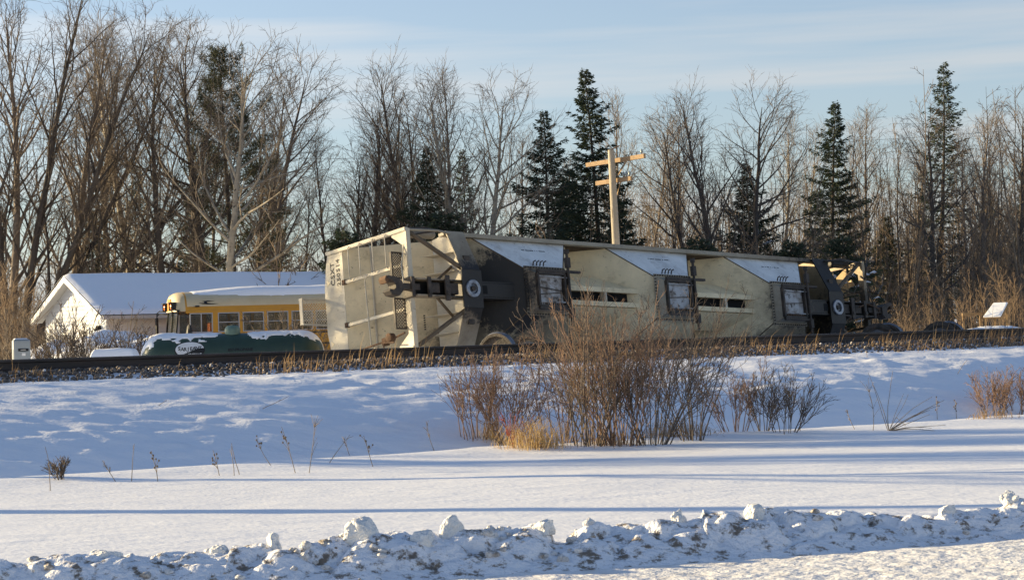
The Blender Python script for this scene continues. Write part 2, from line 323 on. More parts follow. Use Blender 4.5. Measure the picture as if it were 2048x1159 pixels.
# ploughed snow bank: a broken ridge of lumps along the road edge
xs3 = np.arange(-8, 8.01, 0.022); vs3 = np.linspace(-0.85, 0.75, 74)
X3, V3 = np.meshgrid(xs3, vs3)
prof = np.where(V3 < 0, sst(V3, -0.85, 0.0) ** 1.1, 1 - sst(V3, 0.0, 0.7))
ridge = 0.235 + 0.10 * fbm(X3 * 0.9, X3 * 0 + 1.5, 3, 101)
def cells(x, y, s):
    i = np.floor(x); j = np.floor(y); best = np.full(x.shape, 9.0)
    for a in (-1, 0, 1):
        for b in (-1, 0, 1):
            cx = i + a + _hash(i + a, j + b, s); cy = j + b + _hash(i + a, j + b, s + 7); best = np.minimum(best, (x - cx) ** 2 + (y - cy) ** 2)
    return np.sqrt(best)
lump = np.sqrt(np.clip(0.36 - cells(X3 * 2.6 + .35 * fbm(X3 * 5, V3 * 5, 3, 7), V3 * 2.8 + 0.2 * X3 + .35 * fbm(X3 * 5, V3 * 5, 3, 8), 3) ** 2, 0, 1)) * 0.17 * (0.4 + _hash(np.floor(X3 * 1.3), np.floor(X3 * 0), 5)) + np.sqrt(np.clip(0.30 - cells(X3 * 8, V3 * 8, 13) ** 2, 0, 1)) * 0.035 * np.clip(.5 + fbm(X3 * .9, V3, 3, 14), 0, 1)
Z3 = (0.10 + 0.010 * X3) + prof * ridge + (lump - 0.03) * np.clip(prof * 1.5, 0, 1) + 0.04 * prof * fbm(X3 * 6, V3 * 6, 4, 111) - 0.10 * (prof < 0.02)
Y3 = bank_y(X3) + V3 + 0.10 * fbm(X3 * 1.2, V3 * 1.0, 3, 121)
Z3 = np.where(V3 > 0.2, np.maximum(Z3, ground(X3, Y3) - 0.02), Z3)
i3 = np.arange(X3.size).reshape(X3.shape)
F3 = np.stack([i3[:-1, :-1], i3[:-1, 1:], i3[1:, 1:], i3[1:, :-1]], -1).reshape(-1, 4)
o = link('snow_bank', npmesh('snow_bank', np.stack([X3, Y3, Z3], -1).reshape(-1, 3), F3, True), M['banksnow']); tagit(o, kind='structure')

# big lumps thrown up on the bank
def rock_mesh(name, seed, sx, sy, sz, sub=4, amp=0.40):
    bm = bmesh.new(); bmesh.ops.create_icosphere(bm, subdivisions=sub, radius=1.0)
    rg = np.random.RandomState(seed); off = rg.rand(3) * 50
    cuts = [(nrm3, rg.uniform(.45, .85)) for nrm3 in (lambda A: A / np.linalg.norm(A, axis=1, keepdims=True))(rg.normal(0, 1, (9, 3)))]
    for v in bm.verts:
        q = np.array(v.co)
        for nn3, dd in cuts:
            ex = q @ nn3 - dd
            if ex > 0: q = q - nn3 * ex * .9
        v.co = q; p = v.co
        k = 1 + amp * float(fbm(np.array([p.x * 1.6 + off[0] + p.z * 1.1]), np.array([p.y * 1.1 + off[1] - p.z * 0.7]), 4, seed)[0]) * 1.0
        k += 0.18 * float(fbm(np.array([p.x * 4 + off[2]]), np.array([p.y * 4 + p.z * 3]), 2, seed + 5)[0])
        zz = p.z * k * sz
        tap = 1.0
        zz = np.sign(zz) * abs(zz / sz) ** .8 * sz
        v.co = (p.x * k * sx * tap, p.y * k * sy * tap, max(zz, -0.35 * sz))
    me = bpy.data.meshes.new(name); bm.to_mesh(me); bm.free()
    for f in me.polygons: f.use_smooth = True
    return me
chunks = [(728, 1092, 40, 46, 'largest rounded snow lump on the roadside bank'), (905, 1068, 26, 34, 'pointed snow lump with a tan stained base on the bank'),
          (546, 1086, 20, 30, 'narrow upright snow lump left of the largest one'), (438, 1096, 22, 17, 'low broken snow lump, second from left on the bank'),
          (1088, 1068, 34, 26, 'dirty broad snow lump above the dark patch of the bank'), (1510, 1026, 22, 22, 'clean triangular snow lump standing alone on the bank'),
          (1358, 1050, 20, 26, 'snow lump with a steep right side, right of the frame centre'), (1885, 1020, 24, 17, 'low rounded snow lump second from the right end'),
          (2024, 1008, 28, 24, 'snow lump at the far right end of the bank'), (205, 1100, 36, 16, 'leftmost wide flat snow lump on the bank'),
          (838, 1142, 34, 34, 'snow lump low on the near face of the bank')]
for i, (px, py, hw, hh, lab) in enumerate(chunks):
    p = at(px, py, 16.3); Yb = float(bank_y(p[0])) + (-0.35 if py > 1120 else 0.0); p = at(px, py, Yb); k = Yb / FPX
    me = rock_mesh('snow_chunk', 40 + i, hw * k * .95, hw * k * .9, hh * k * 1.0)
    jx = int(np.argmin(np.abs(xs3 - p[0]))); ic = int(np.argmax(Z3[:, jx])) if py < 1120 else 30
    o = link('snow_chunk', me, M['chunk']); o.location = (X3[ic, jx], Y3[ic, jx], Z3[ic, jx] + hh * k * (-.18 if py < 1120 else -.2)); o.rotation_euler = (0, 0, i * 1.7)
    tagit(o, lab, 'snow lump', 'lumps of snow on the ploughed bank')

# broken crusts and dirty crumbs tumbled over the bank
def rubble():
    rg = np.random.RandomState(31); bm = bmesh.new(); bmesh.ops.create_icosphere(bm, subdivisions=2, radius=1.0)
    V0 = np.array([v.co[:] for v in bm.verts]); F0 = np.array([[v.index for v in f.verts] for f in bm.faces]); bm.free(); Vs, Fs, n0 = [], [], 0
    N = 620; X = rg.uniform(-7, 7.5, N); v = rg.normal(-.12, .26, N); cl = fbm(X * .8, X * 0, 3, 33); keep = rg.rand(N) < .45 + 1.1 * cl; X, v = X[keep], v[keep]
    for x, d in zip(X, v):
        j = int(np.argmin(np.abs(xs3 - x))); i = int(np.argmin(np.abs(vs3 - d))); r = .010 + .034 * rg.rand() ** 2.4
        V = V0 * (1 + .8 * (fbm(V0[:, 0] * 1.7 + x * 9, V0[:, 1] * 1.7 + V0[:, 2] * 1.3, 3, 35))[:, None]) * np.array([1.2, 1, .8]) * r
        Vs.append(V + np.array([X3[i, j], Y3[i, j], Z3[i, j] + r * .3])); Fs.append(F0 + n0); n0 += len(V0)
    return np.concatenate(Vs), np.concatenate(Fs)
o = link('snow_rubble', npmesh('snow_rubble', *rubble(), True), M['rubble']); tagit(o, 'small dirty crumbs of crusted snow along the ploughed bank', 'snow rubble', kind='stuff')

# ------------------------------------------------------------------ railway track
tk = empty('railway_track', (0, TY, 1.8), TA, 'dark steel railway track on stone ballast crossing the whole picture', 'railway track')
prof = [(-.075, -.19), (.075, -.19), (.075, -.178), (.018, -.16), (.009, -.14), (.009, -.055), (.036, -.04), (.037, -.006), (.03, 0), (-.03, 0), (-.037, -.006), (-.036, -.04), (-.009, -.055), (-.009, -.14), (-.018, -.16), (-.075, -.178)]
for t in (0.7525, -0.7525):
    m = MB(); xsr = np.linspace(-45, 75, 61)
    m.loft([[(x, -t + py_, pz + 0.006 * math.sin(x * 0.31 + t)) for (py_, pz) in prof] for x in xsr])
    rl = m.build('rail', M['rail'], tk)
    hd = MB(); hd.loft([[(x, -t + a, 0.006 * math.sin(x * 0.31 + t) + b) for (a, b) in ((-.026, .0015), (.026, .0015), (.026, .003), (-.026, .003))] for x in xsr])
    hd.build('running_surface', M['railtop'], rl)
tie_me = MB().box(-.115, .115, -1.3, 1.3, -.37, -.195).mesh('tie', bevel=0.012); tie_me.materials.append(M['tie'])
rng = random.Random(3)
for k in range(150):
    o = link('tie', tie_me, None, tk); o.location = (-40 + k * 0.55 + rng.uniform(-.02, .02), rng.uniform(-.04, .04), rng.uniform(-.006, .004)); o.rotation_euler = (0, 0, rng.uniform(-.015, .015))
# ballast stones, real stones along the near shoulder
def scatter_stones():
    rg = np.random.RandomState(7); base = []
    for s in range(5):
        bm = bmesh.new(); bmesh.ops.create_icosphere(bm, subdivisions=1, radius=1.0)
        V = np.array([v.co[:] for v in bm.verts]) * (0.75 + 0.5 * rg.rand(len(bm.verts), 1)) * np.array([1.25, 0.9, 0.75]); Fc = np.array([[v.index for v in f.verts] for f in bm.faces]); bm.free(); base.append((V, Fc))
    Vs = []; Fs = []; n0 = 0
    N = 13000
    al = rg.uniform(-19, 34, N); tt = np.where(rg.rand(N) < 0.85, rg.uniform(0.9, 2.55, N), rg.uniform(-2.3, 0.7, N))
    zz = np.interp(tt, [-2.3, -1.6, 1.6, 2.55], [1.38, 1.565, 1.575, 1.37]) - 1.8 + rg.uniform(-.03, .03, N)
    sz = rg.uniform(.022, .048, N); an = rg.rand(N, 3) * 6.28
    for i in range(N):
        V, Fc = base[i % 5]; ca, sa = math.cos(an[i, 0]), math.sin(an[i, 0]); cb, sb = math.cos(an[i, 1]), math.sin(an[i, 1])
        Rm = np.array([[ca, -sa, 0], [sa, ca, 0], [0, 0, 1]]) @ np.array([[1, 0, 0], [0, cb, -sb], [0, sb, cb]])
        Vs.append(V * sz[i] @ Rm.T + np.array([al[i], -tt[i], zz[i]])); Fs.append(Fc + n0); n0 += len(V)
    return np.concatenate(Vs), np.concatenate(Fs)
V_, F_ = scatter_stones()
o = link('ballast', npmesh('ballast', V_, F_), M['ballast'], tk); tagit(o, kind='stuff')

# dry grass growing through the ballast
def blades(N, pos_fn, seed, h0, h1, lean, wid=0.005):
    rg = np.random.RandomState(seed); P = pos_fn(rg, N); h = rg.uniform(h0, h1, N) * P[:, 3]; az = rg.normal(lean, 0.9, N); ln = rg.uniform(.15, .75, N)
    dx = np.stack([np.cos(az), np.sin(az) * .6, np.zeros(N)], 1); sd = np.stack([np.cos(az + 1.57 + rg.normal(0, .6, N)), np.sin(az + 1.57), np.zeros(N)], 1) * wid
    b = P[:, :3]; m1 = b + dx * (h * ln * .35)[:, None] + np.array([0, 0, 1]) * (h * .55)[:, None]; t1 = b + dx * (h * ln)[:, None] + np.array([0, 0, 1]) * (h * (1 - .25 * ln))[:, None]
    V = np.stack([b - sd, b + sd, m1 + sd * .7, m1 - sd * .7, t1], 1).reshape(-1, 3); i = np.arange(N)[:, None] * 5
    return V, np.concatenate([i + np.array([[0, 1, 2]]), i + np.array([[0, 2, 3]]), i + np.array([[3, 2, 4]])])
def gpos(rg, N):
    al = rg.uniform(-19, 34, N * 3); tt = rg.normal(2.05, 0.36, N * 3)
    den = np.clip(fbm(al * 0.55, tt * 0, 3, 9) * 1.6 + 0.42 + 0.9 * np.exp(-((al - 4.6) / 1.6) ** 2) + 0.7 * np.exp(-((al + 3.7) / 2.5) ** 2), 0.03, 1)
    k = np.where(rg.rand(N * 3) < den)[0][:N]; al, tt = al[k], tt[k]; X, Y = rail_xy(al, tt); z = ground(X, Y, False)
    z = np.where(tt < 2.35, np.interp(tt, [-2.3, -1.6, 1.6, 2.55], [1.38, 1.56, 1.57, 1.34]), z)
    hs = np.where(rg.rand(len(k)) < .12, 1.9, 0.9) * (0.7 + den[k] * .5) * (1 + 0.8 * np.exp(-((al - 11.5) / 2.0) ** 2))
    return np.stack([X, Y, z - .02, hs], 1)
def build_blades(name, N, fn, seed, h0, h1, lean, mt, wid=.005):
    rg = np.random.RandomState(seed); P = fn(rg, N); V, Fc = blades(len(P), lambda r, n: P, seed + 1, h0, h1, lean, wid)
    return link(name, npmesh(name, V, Fc), mt)
o = build_blades('trackside_grass', 2500, gpos, 17, 0.10, 0.34, 0.3, M['dry'], .0055)
tagit(o, 'thin dry tan grass growing along the ballast edge', 'grass', kind='stuff')
# ------------------------------------------------------------------ overturned covered hopper car
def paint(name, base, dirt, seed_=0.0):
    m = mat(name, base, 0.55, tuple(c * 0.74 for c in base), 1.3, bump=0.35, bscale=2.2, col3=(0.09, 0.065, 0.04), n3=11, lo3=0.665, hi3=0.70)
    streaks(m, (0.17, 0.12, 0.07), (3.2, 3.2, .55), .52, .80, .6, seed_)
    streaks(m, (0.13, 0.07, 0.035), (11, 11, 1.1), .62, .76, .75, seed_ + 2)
    if dirt:  # real grime blots, plus shade painted on the tan car's lower half
        add_dirt_shade(m, [(c, tuple(r * 1.45 for r in rad), k * .8) for c, rad, k in dirt], (0.115, 0.078, 0.046), 2.5, (2.0, 1.2)); add_dirt_shade(m, dirt)
    return m
GRIME_AND_SHADE = [((-5.3, 0.0, 0.9), (1.35, 1.25, 1.0), 1.0), ((6.9, 0.2, 1.1), (2.3, 2.3, 1.0), 0.96), ((-4.4, -0.55, 0.6), (0.9, 0.35, 0.5), 0.8), ((-7.2, 0.0, 0.9), (1.3, 0.4, 0.5), 0.9), ((4.5, 0, .5), (1.0, .9, .6), 0.8), ((0.1, 0, .5), (.62, .62, .45), .8), ((-4.2, 0, .5), (.8, .8, .5), .7), ((-3.6, .95, 1.2), (2.0, .45, 1.0), .5), ((.9, 1.0, 1.2), (2.2, .35, 1.0), .25), ((4.8, .9, 1.2), (1.8, .5, 1.0), .6), ((-6.6, 1.0, 1.4), (1.2, .6, .9), .7)]  # grease blots; those along the downward side paint in its shade
M['car'] = paint('tan_car_paint', (0.86, 0.69, 0.42), GRIME_AND_SHADE)
M['carpale'] = paint('pale_car_paint', (0.60, 0.525, 0.395), None)
M['carend'] = paint('smoked_tan_paint', (0.50, 0.38, 0.22), [((7.6, .4, 1.2), (1.6, 1.3, 1.0), .9)], 7.0)
M['carskylit'] = paint('skylit_pale_paint', (0.84, 0.83, 0.79), None, 4.0)  # whiter copy of the paint, with sky light put into its colour
M['torn'] = mat('bare_torn_sheet', (0.62, 0.44, 0.22), 0.6, (0.42, 0.27, 0.12), 4)
M['brace'] = mat('grimy_brace_paint', (0.15, 0.11, 0.07), 0.7, (0.06, 0.045, 0.03), 4)
M['darkbrown'] = mat('dark_brown_metal', (0.10, 0.065, 0.035), 0.9, (0.06, 0.04, 0.025), 3)
M['carframe'] = paint('dirty_frame_paint', (0.38, 0.32, 0.23), [((-6.0, 0, 0.8), (1.6, 0.85, 0.8), 1.0), ((7.0, 0, 1.0), (2.2, 2.2, 1.2), 0.97)])
M['grease'] = mat('greasy_black_steel', (0.026, 0.021, 0.017), 0.65, (0.085, 0.062, 0.045), 5, bump=0.4, bscale=25)
M['gatesteel'] = mat('scuffed_gate_steel', (0.44, 0.43, 0.42), 0.6, (0.17, 0.13, 0.095), 3.5, lo=.42, hi=.62, bump=.3, col3=(0.035, 0.03, 0.026), n3=7, lo3=0.56, hi3=0.66)
M['polished'] = mat('polished_steel', (0.30, 0.32, 0.36), 0.4, (0.12, 0.12, 0.13), 14, metal=0.6)
M['tread'] = mat('worn_tread', (0.24, 0.25, 0.28), 0.4, (0.10, 0.10, 0.11), 5, metal=0.7)
M['rust'] = mat('rusty_steel', (0.14, 0.075, 0.04), 0.9, (0.07, 0.045, 0.03), 8, bump=0.3)
M['void'] = mat('dark_opening', (0.006, 0.006, 0.006), 0.9)
M['black'] = mat('black_paint', (0.012, 0.012, 0.013), 0.6)
hp = empty('hopper_car', label='overturned tan covered hopper railcar lying on its side with its underside showing', cat='railcar')
Ha, He, Hh, HH, Hg = 6.54, 8.19, 1.39, 4.26, 4.36
hp.matrix_world = Matrix(((0.7597, 0.0541, -0.6480, 4.523), (0.6485, -0.1360, 0.7489, 50.704), (-0.0476, -0.9892, -0.1384, 2.889), (0, 0, 0, 1)))
ZS, ZR, ZG = 1.45, 2.12, 0.62       # side sill, ridges between the bays, gates
def xs_slope(z): return -He + (3.55 - z) / (3.55 - ZG) * (He - Hg - 0.62)    # end slope sheet
for s in (-1, 1):
    m = MB(); m.plate([(-He, s * Hh, 3.55), (-He, s * Hh, HH - .1), (He, s * Hh, HH - .1), (He, s * Hh, 3.55), (-xs_slope(ZS), s * Hh, ZS), (xs_slope(ZS), s * Hh, ZS)], .02)
    m.build('side_sheet', M['car'], hp)
    m = MB(); m.bar((-Ha - .3, s * (Hh + .03), ZS - .06), (Ha + .3, s * (Hh + .03), ZS - .06), .10, .2); m.build('side_sill', M['carframe'], hp, bevel=.008)
    for k in range(9):
        x = -5.6 + k * 1.4; m = MB(); m.bar((x, s * (Hh + .035), ZS + .03), (x, s * (Hh + .035), HH - .12), .09, .055, (0, 1, 0)); m.build('side_post', M['carpale'], hp)
    # upper edge plate from roof corner
    m = MB(); m.bar((-He, s * (Hh + .02), HH - .06), (He, s * (Hh + .02), HH - .06), .08, .10); m.build('roof_eave', M['carpale'], hp)
m = MB(); m.loft([[(x, -Hh, HH - .1), (x, -Hh * .8, HH), (x, -.55, HH + .1), (x, .55, HH + .1), (x, Hh * .8, HH), (x, Hh, HH - .1), (x, Hh * .8, HH - .03), (x, 0, HH + .06), (x, -Hh * .8, HH - .03)] for x in (-He, He)]); m.build('roof', M['carpale'], hp)
for s in (-1, 1):
    m = MB(); m.box(-He - .3, He + .3, s * .30 - .012, s * .30 + .012, HH + .14, HH + .24); m.build('walkway_edge', M['carpale'], hp)
m = MB()
for k in range(27): m.box(-He + .1 + k * .61, -He + .16 + k * .61, -.29, .29, HH + .1, HH + .17)
m.build('walkway_grating', M['carpale'], hp)
def lattice(mb, o, u, v, nu, nv, wd, th, nrm):
    """expanded-metal grating: diagonal strips over the rectangle o + a*u + b*v"""
    o, u, v = Vector(o), Vector(u), Vector(v); lu, lv = u.length, v.length; st = lu / nu; N_ = int((lu + lv) / st) + 1
    for sg in (1, -1):
        for k in range(-int(lv / st) - 1, N_):
            a0 = k * st; p0, p1 = (a0, 0.0), (a0 + lv, lv)
            t0 = max(0, -a0 / lv); t1 = min(1, (lu - a0) / lv)
            if t1 - t0 < 0.03: continue
            P = [(a0 + t * lv, t * lv) for t in (t0, t1)]
            if sg < 0: P = [(lu - x, y) for x, y in P]
            A, B = [o + u * (x / lu) + v * (y / lv) for x, y in P]
            mb.bar(A, B, wd, th, nrm)
def hopper_end(s):
    """s=-1: the end facing the camera's left; +1 the far end"""
    PALE = M["carpale"] if s < 0 else M["carend"]
    X = lambda x: s * abs(x) if x >= 0 else -s * abs(x)        # X(d): distance from centre toward this end
    m = MB(); m.plate([(X(He), -Hh, 3.55), (X(He), Hh, 3.55), (X(He), Hh, HH - .1), (X(He), .55, HH + .1), (X(He), -.55, HH + .1), (X(He), -Hh, HH - .1)], .02); m.build('end_sheet', PALE, hp)
    xb = -xs_slope(ZS); xg = Hg + .62
    m = MB(); m.plate([(X(He), -Hh, 3.55), (X(xb), -Hh, ZS), (X(xg), -.52, ZG), (X(xg), .52, ZG), (X(xb), Hh, ZS), (X(He), Hh, 3.55)], .02); m.build('slope_sheet', M['car'], hp)
    m = MB()
    for z in (3.1, 2.5, 1.95): m.bar((X(-xs_slope(z)) , -Hh, z - .04), (X(-xs_slope(z)), Hh, z - .04), .05, .03)
    m.build('sheet_seam', PALE, hp)
    # body bolster
    yz = [(-Hh - .05, 1.28), (-.45, .76), (.45, .76), (Hh + .05, 1.28), (Hh + .05, 1.62), (Hh, 2.0), (-Hh, 2.0), (-Hh - .05, 1.62)]
    m = MB(); m.loft([[(X(Ha + d), y, z) for y, z in yz] for d in (-.10, .10)]); m.build('bolster_web', PALE, hp)
    m = MB(); m.plate([(X(Ha - .27), -Hh - .08, 1.27), (X(Ha + .27), -Hh - .08, 1.27), (X(Ha + .27), -.45, .75), (X(Ha - .27), -.45, .75)], .03)
    m.plate([(X(Ha - .30), -.45, .75), (X(Ha + .30), -.45, .75), (X(Ha + .30), .45, .75), (X(Ha - .30), .45, .75)], .034)
    m.plate([(X(Ha - .27), .45, .75), (X(Ha + .27), .45, .75), (X(Ha + .27), Hh + .08, 1.27), (X(Ha - .27), Hh + .08, 1.27)], .03); m.build('bolster_flange', M['carframe'], hp)
    for y in (-.95, -.5, .5, .95):
        m = MB(); m.plate([(X(Ha + .10), y, 1.0 + .1 * abs(y)), (X(Ha + .55), y, 1.9), (X(Ha + .10), y, 1.95)], .014); m.build('gusset', PALE, hp)
    m = MB(); m.lathe([(.12, .73), (.12, .70), (.13, .685), (.20, .685), (.215, .70), (.215, .73)], 28, c=(X(Ha), 0, 0)); m.build('centre_plate', M['polished'], hp, True)
    m = MB(); m.lathe([(.06, .72), (.06, .684), (.0, .684)], 16, c=(X(Ha), 0, 0)); m.build('centre_pin', M['grease'], hp)
    for y in (-.72, .72):
        m = MB(); m.box(X(Ha) - .09, X(Ha) + .09, y - .1, y + .1, .86, .98); m.build('side_bearing', M['grease'], hp, bevel=.01)
    # centre sill: side webs, flanges, dark pockets
    m = MB()
    for y in (-.19, .19): m.box(min(X(He - .05), X(Hg + .62)), max(X(He - .05), X(Hg + .62)), y - .016, y + .016, .80, 1.12)
    m.build('centre_sill_web', M['carframe'], hp)
    m = MB(); a, b = sorted((X(Ha - .35), X(Hg + .64))); m.box(a, b, -.17, .17, .80, .84); m.build('centre_sill_stub', M['carframe'], hp, bevel=.01)
    m = MB(); a, b = sorted((X(He - .06), X(Ha + .3))); m.box(a, b, -.17, .17, 1.05, 1.10); m.build('draft_pocket', M['void'], hp)
    m = MB(); a, b = sorted((X(Ha - .33), X(Ha - .50))); m.box(a, b, -.1, .1, .794, .80); m.build('sill_slot', M['void'], hp)
    for d, wd, dy in ((.72, .14, .30), (1.25, .10, .24)):
        m = MB(); m.box(X(Ha + d) - wd / 2, X(Ha + d) + wd / 2, -dy, dy, .76, .815); m.lathe([(.05, .76), (.05, .735), (0, .735)], 10, c=(X(Ha + d), .12, 0)); m.build('carrier_strap', M['grease'], hp, bevel=.008)
    m = MB(); m.box(*sorted((X(Ha + .9), X(Ha + 1.15))), -.12, .12, .84, 1.0); m.box(*sorted((X(Ha + .35), X(Ha + .62))), -.13, .13, .83, 1.0); m.build('draft_gear', M['grease'], hp, bevel=.015)
    # coupler
    m = MB(); c0 = He + .02
    m.bar((X(c0 - .2), 0, .93), (X(c0 + .42), 0, .93), .15, .16)
    pr = [(.34, -.10), (.50, -.20), (.74, -.23), (.80, -.17), (.62, -.10), (.55, -.02), (.55, .06), (.62, .11), (.70, .08), (.74, .13), (.66, .22), (.46, .24), (.34, .12)]
    m.loft([[(X(c0 + x), y, z) for x, y in pr] for z in (.79, 1.07)]); m.build('coupler', M['grease'], hp, bevel=.014)
    m = MB(); kn = [(.60, -.20), (.80, -.22), (.84, -.14), (.80, -.05), (.73, -.05), (.74, -.13), (.64, -.13)]
    m.loft([[(X(c0 + x), y, z) for x, y in kn] for z in (.80, 1.06)]); m.build('knuckle', M['rust'], hp, bevel=.01)
    m = MB(); m.tube([(X(c0 + .2), .05, .95), (X(c0 + .15), -.55, 1.05), (X(c0 - .05), -1.15, 1.12), (X(c0 - .05), -1.2, 1.0)], .016, 6); m.build('uncoupling_lever', PALE, hp)
    # end sill, crossover steps, corner posts, ladder
    m = MB()
    for y0, y1 in ((-Hh - .02, -.24), (.24, Hh + .02)):
        m.box(*sorted((X(He - .10), X(He + .02))), y0, y1, .98, 1.16)
    m.build('end_sill', PALE, hp, bevel=.008)
    m = MB(); m.box(*sorted((X(He + .0), X(He + .10))), -.24, .24, .80, 1.2); m.build('striker', M['grease'], hp, bevel=.02)
    for y0, y1 in ((-.86, -.26), (.22, .92)):
        m = MB(); x0 = He + .03; lattice(m, (X(x0), y0, 1.22), (0, y1 - y0, 0), (X(x0 + .30) - X(x0), 0, 0), 9, 5, .011, .02, (0, 0, 1))
        m.bar((X(x0), y0, 1.22), (X(x0), y1, 1.22), .03, .05); m.bar((X(x0 + .30), y0, 1.22), (X(x0 + .30), y1, 1.22), .03, .06)
        m.bar((X(x0), y0, 1.22), (X(x0 + .30), y0, 1.22), .03, .05); m.bar((X(x0), y1, 1.22), (X(x0 + .30), y1, 1.22), .03, .05)
        m.build('crossover_step', M['grease'], hp)
        for dy in (.12, .42):
            m = MB(); m.plate([(X(He + .025), y0 + dy, 1.0), (X(He + .025), y0 + dy + .22, 1.0), (X(He + .025), y0 + dy + .22, 1.2), (X(He + .025), y0 + dy, 1.2)], .012); m.build('step_bracket', PALE, hp)
    for y in (-Hh, Hh):
        m = MB(); m.bar((X(He - .01), y, HH - .12), (X(He - .01), y, 1.0), .10, .09, (0, 1, 0)); m.build('corner_post', PALE, hp, bevel=.006)
        sg = 1 if y > 0 else -1
        m = MB(); m.plate([(X(He), y, 1.05), (X(He), y - sg * .42, 1.05), (X(He), y - sg * .10, 1.55), (X(He), y, 1.55)], .02); m.build('corner_gusset', PALE, hp)
        m = MB(); m.tube([(X(He - .08), y, 1.10), (X(Ha + .05), y * .30, .84)], .055, 10); m.build('diagonal_brace', M['brace'], hp)
        m = MB(); m.tube([(X(He - .75), y * .12, 1.02), (X(Ha + .1), y * .45, 1.35)], .035, 8); m.build('short_brace', M['brace'], hp)
        m = MB(); m.tube([(X(He - .05), y, 1.05), (X(He - .9), y * 1.0, .95), (X(Ha + .2), y * 1.01, 1.2)], .03, 8); m.build('sill_step', M['carframe'], hp)
    for y in (-.58, .46):
        m = MB(); m.bar((X(He - .02), y, 3.55), (X(He - .02), y, 1.16), .065, .075, (0, 1, 0)); m.build('ladder_stile', PALE, hp, bevel=.006)
        m = MB(); m.box(*sorted((X(He - .05), X(He + .04))), y - .06, y + .06, 3.50, 3.60); m.build('stile_bracket', M['rust'], hp)
    for z in (1.72, 2.22, 2.75, 3.2):
        m = MB(); m.tube([(X(He + .06), -Hh, z), (X(He + .09), -Hh + .06, z), (X(He + .09), -.64, z), (X(He + .04), -.58, z)], .016, 6); m.build('ladder_rung', PALE, hp)
    m = MB(); m.tube([(X(He + .05), -.58, 2.55), (X(He + .03), -.45, 2.68), (X(He + .02), .46, 2.66), (X(He + .02), 1.1, 2.62), (X(He + .06), 1.2, 2.4)], .018, 6); m.build('brake_pipe', PALE, hp)
    m = MB(); m.tube([(X(He + .07), 1.15, 3.0), (X(He + .10), 1.12, 2.3), (X(He + .1), 1.1, 1.75), (X(He + .02), 1.0, 1.3)], .024, 6)
    m.tube([(X(He + .05), 1.25, 2.1), (X(He + .2), 1.15, 1.9), (X(He + .2), 1.2, 1.5)], .02, 6); m.box(*sorted((X(He + .02), X(He + .14))), 1.02, 1.2, 1.9, 2.05); m.build('brake_rigging', M['rust'], hp)
    m = MB(); m.lathe([(.05, 0), (.11, .02), (.11, .16), (.05, .18)], 14, axis='x', c=(X(He + .1) - .09, 1.05, 1.75)); m.build('brake_gear_box', M['rust'], hp, True)
    # air reservoir and piping near the upper sill
    m = MB(); m.lathe([(.06, -.38), (.11, -.33), (.11, .33), (.06, .38)], 12, axis='x', c=(X(Ha + .95), -Hh + .02, 1.32)); m.build('air_reservoir', M['carframe'], hp, True)
    m = MB(); m.tube([(X(He - .2), -Hh - .06, 1.2), (X(Ha + .9), -Hh - .1, 1.18), (X(Ha + .4), -Hh - .04, 1.3)], .028, 6); m.tube([(X(He - .3), -Hh + .1, 1.05), (X(Ha + .7), -Hh - .02, 1.08)], .022, 6); m.build('air_pipe', M['grease'], hp)
    # walkway platform hanging past the roof end
    m = MB(); lattice(m, (X(He - .05), -.27, HH + .2), (X(He + .62) - X(He - .05), 0, 0), (0, .54, 0), 9, 7, .011, .014, (0, 0, 1))
    m.build('roof_platform', PALE, hp)
    m = MB()
    for y in (-.31, .31): m.bar((X(He - .2), y, HH + .2), (X(He + .68), y, HH + .2), .025, .16)
    m.bar((X(He + .67), -.31, HH + .2), (X(He + .67), .31, HH + .2), .025, .12); m.build('platform_frame', PALE, hp)
    for y in (-.75, .75):
        m = MB(); m.plate([(X(He + .014), y, HH - .02), (X(He + .014), y + .16, HH - .02), (X(He + .014), y + .08, HH - .16)], .01); m.build('end_gusset', M['car'], hp)
for s in (-1, 1): hopper_end(s)
rng = random.Random(5)          # bent pipes and torn sheet hanging off the crushed far end
for k in range(9):
    x0, y0, z0 = rng.uniform(7.3, 8.6), rng.uniform(-1.5, .4), rng.uniform(.7, 1.8); P_ = [Vector((x0, y0, z0))]
    for j in range(3): P_.append(P_[-1] + Vector((rng.uniform(-.5, .5), rng.uniform(-.35, .35), rng.uniform(-.35, .35))))
    m = MB(); m.tube(P_, rng.uniform(.015, .035), 6); m.build('bent_pipe', M['grease' if k % 3 else 'rust'], hp)
for k in range(9):
    c = Vector((rng.uniform(7.0, 8.4), rng.uniform(-1.45, -.5), rng.uniform(1.0, 2.3))); a_ = Vector((rng.uniform(-.08, .08), rng.uniform(-.1, .3), rng.uniform(.25, .6))); b_2 = Vector((rng.uniform(-.06, .06), rng.uniform(.12, .32), rng.uniform(-.2, .1)))
    m = MB(); m.plate([c, c + a_, c + a_ * .8 + b_2, c + b_2 * 1.2], .02); m.build('torn_sheet', M['torn'], hp)
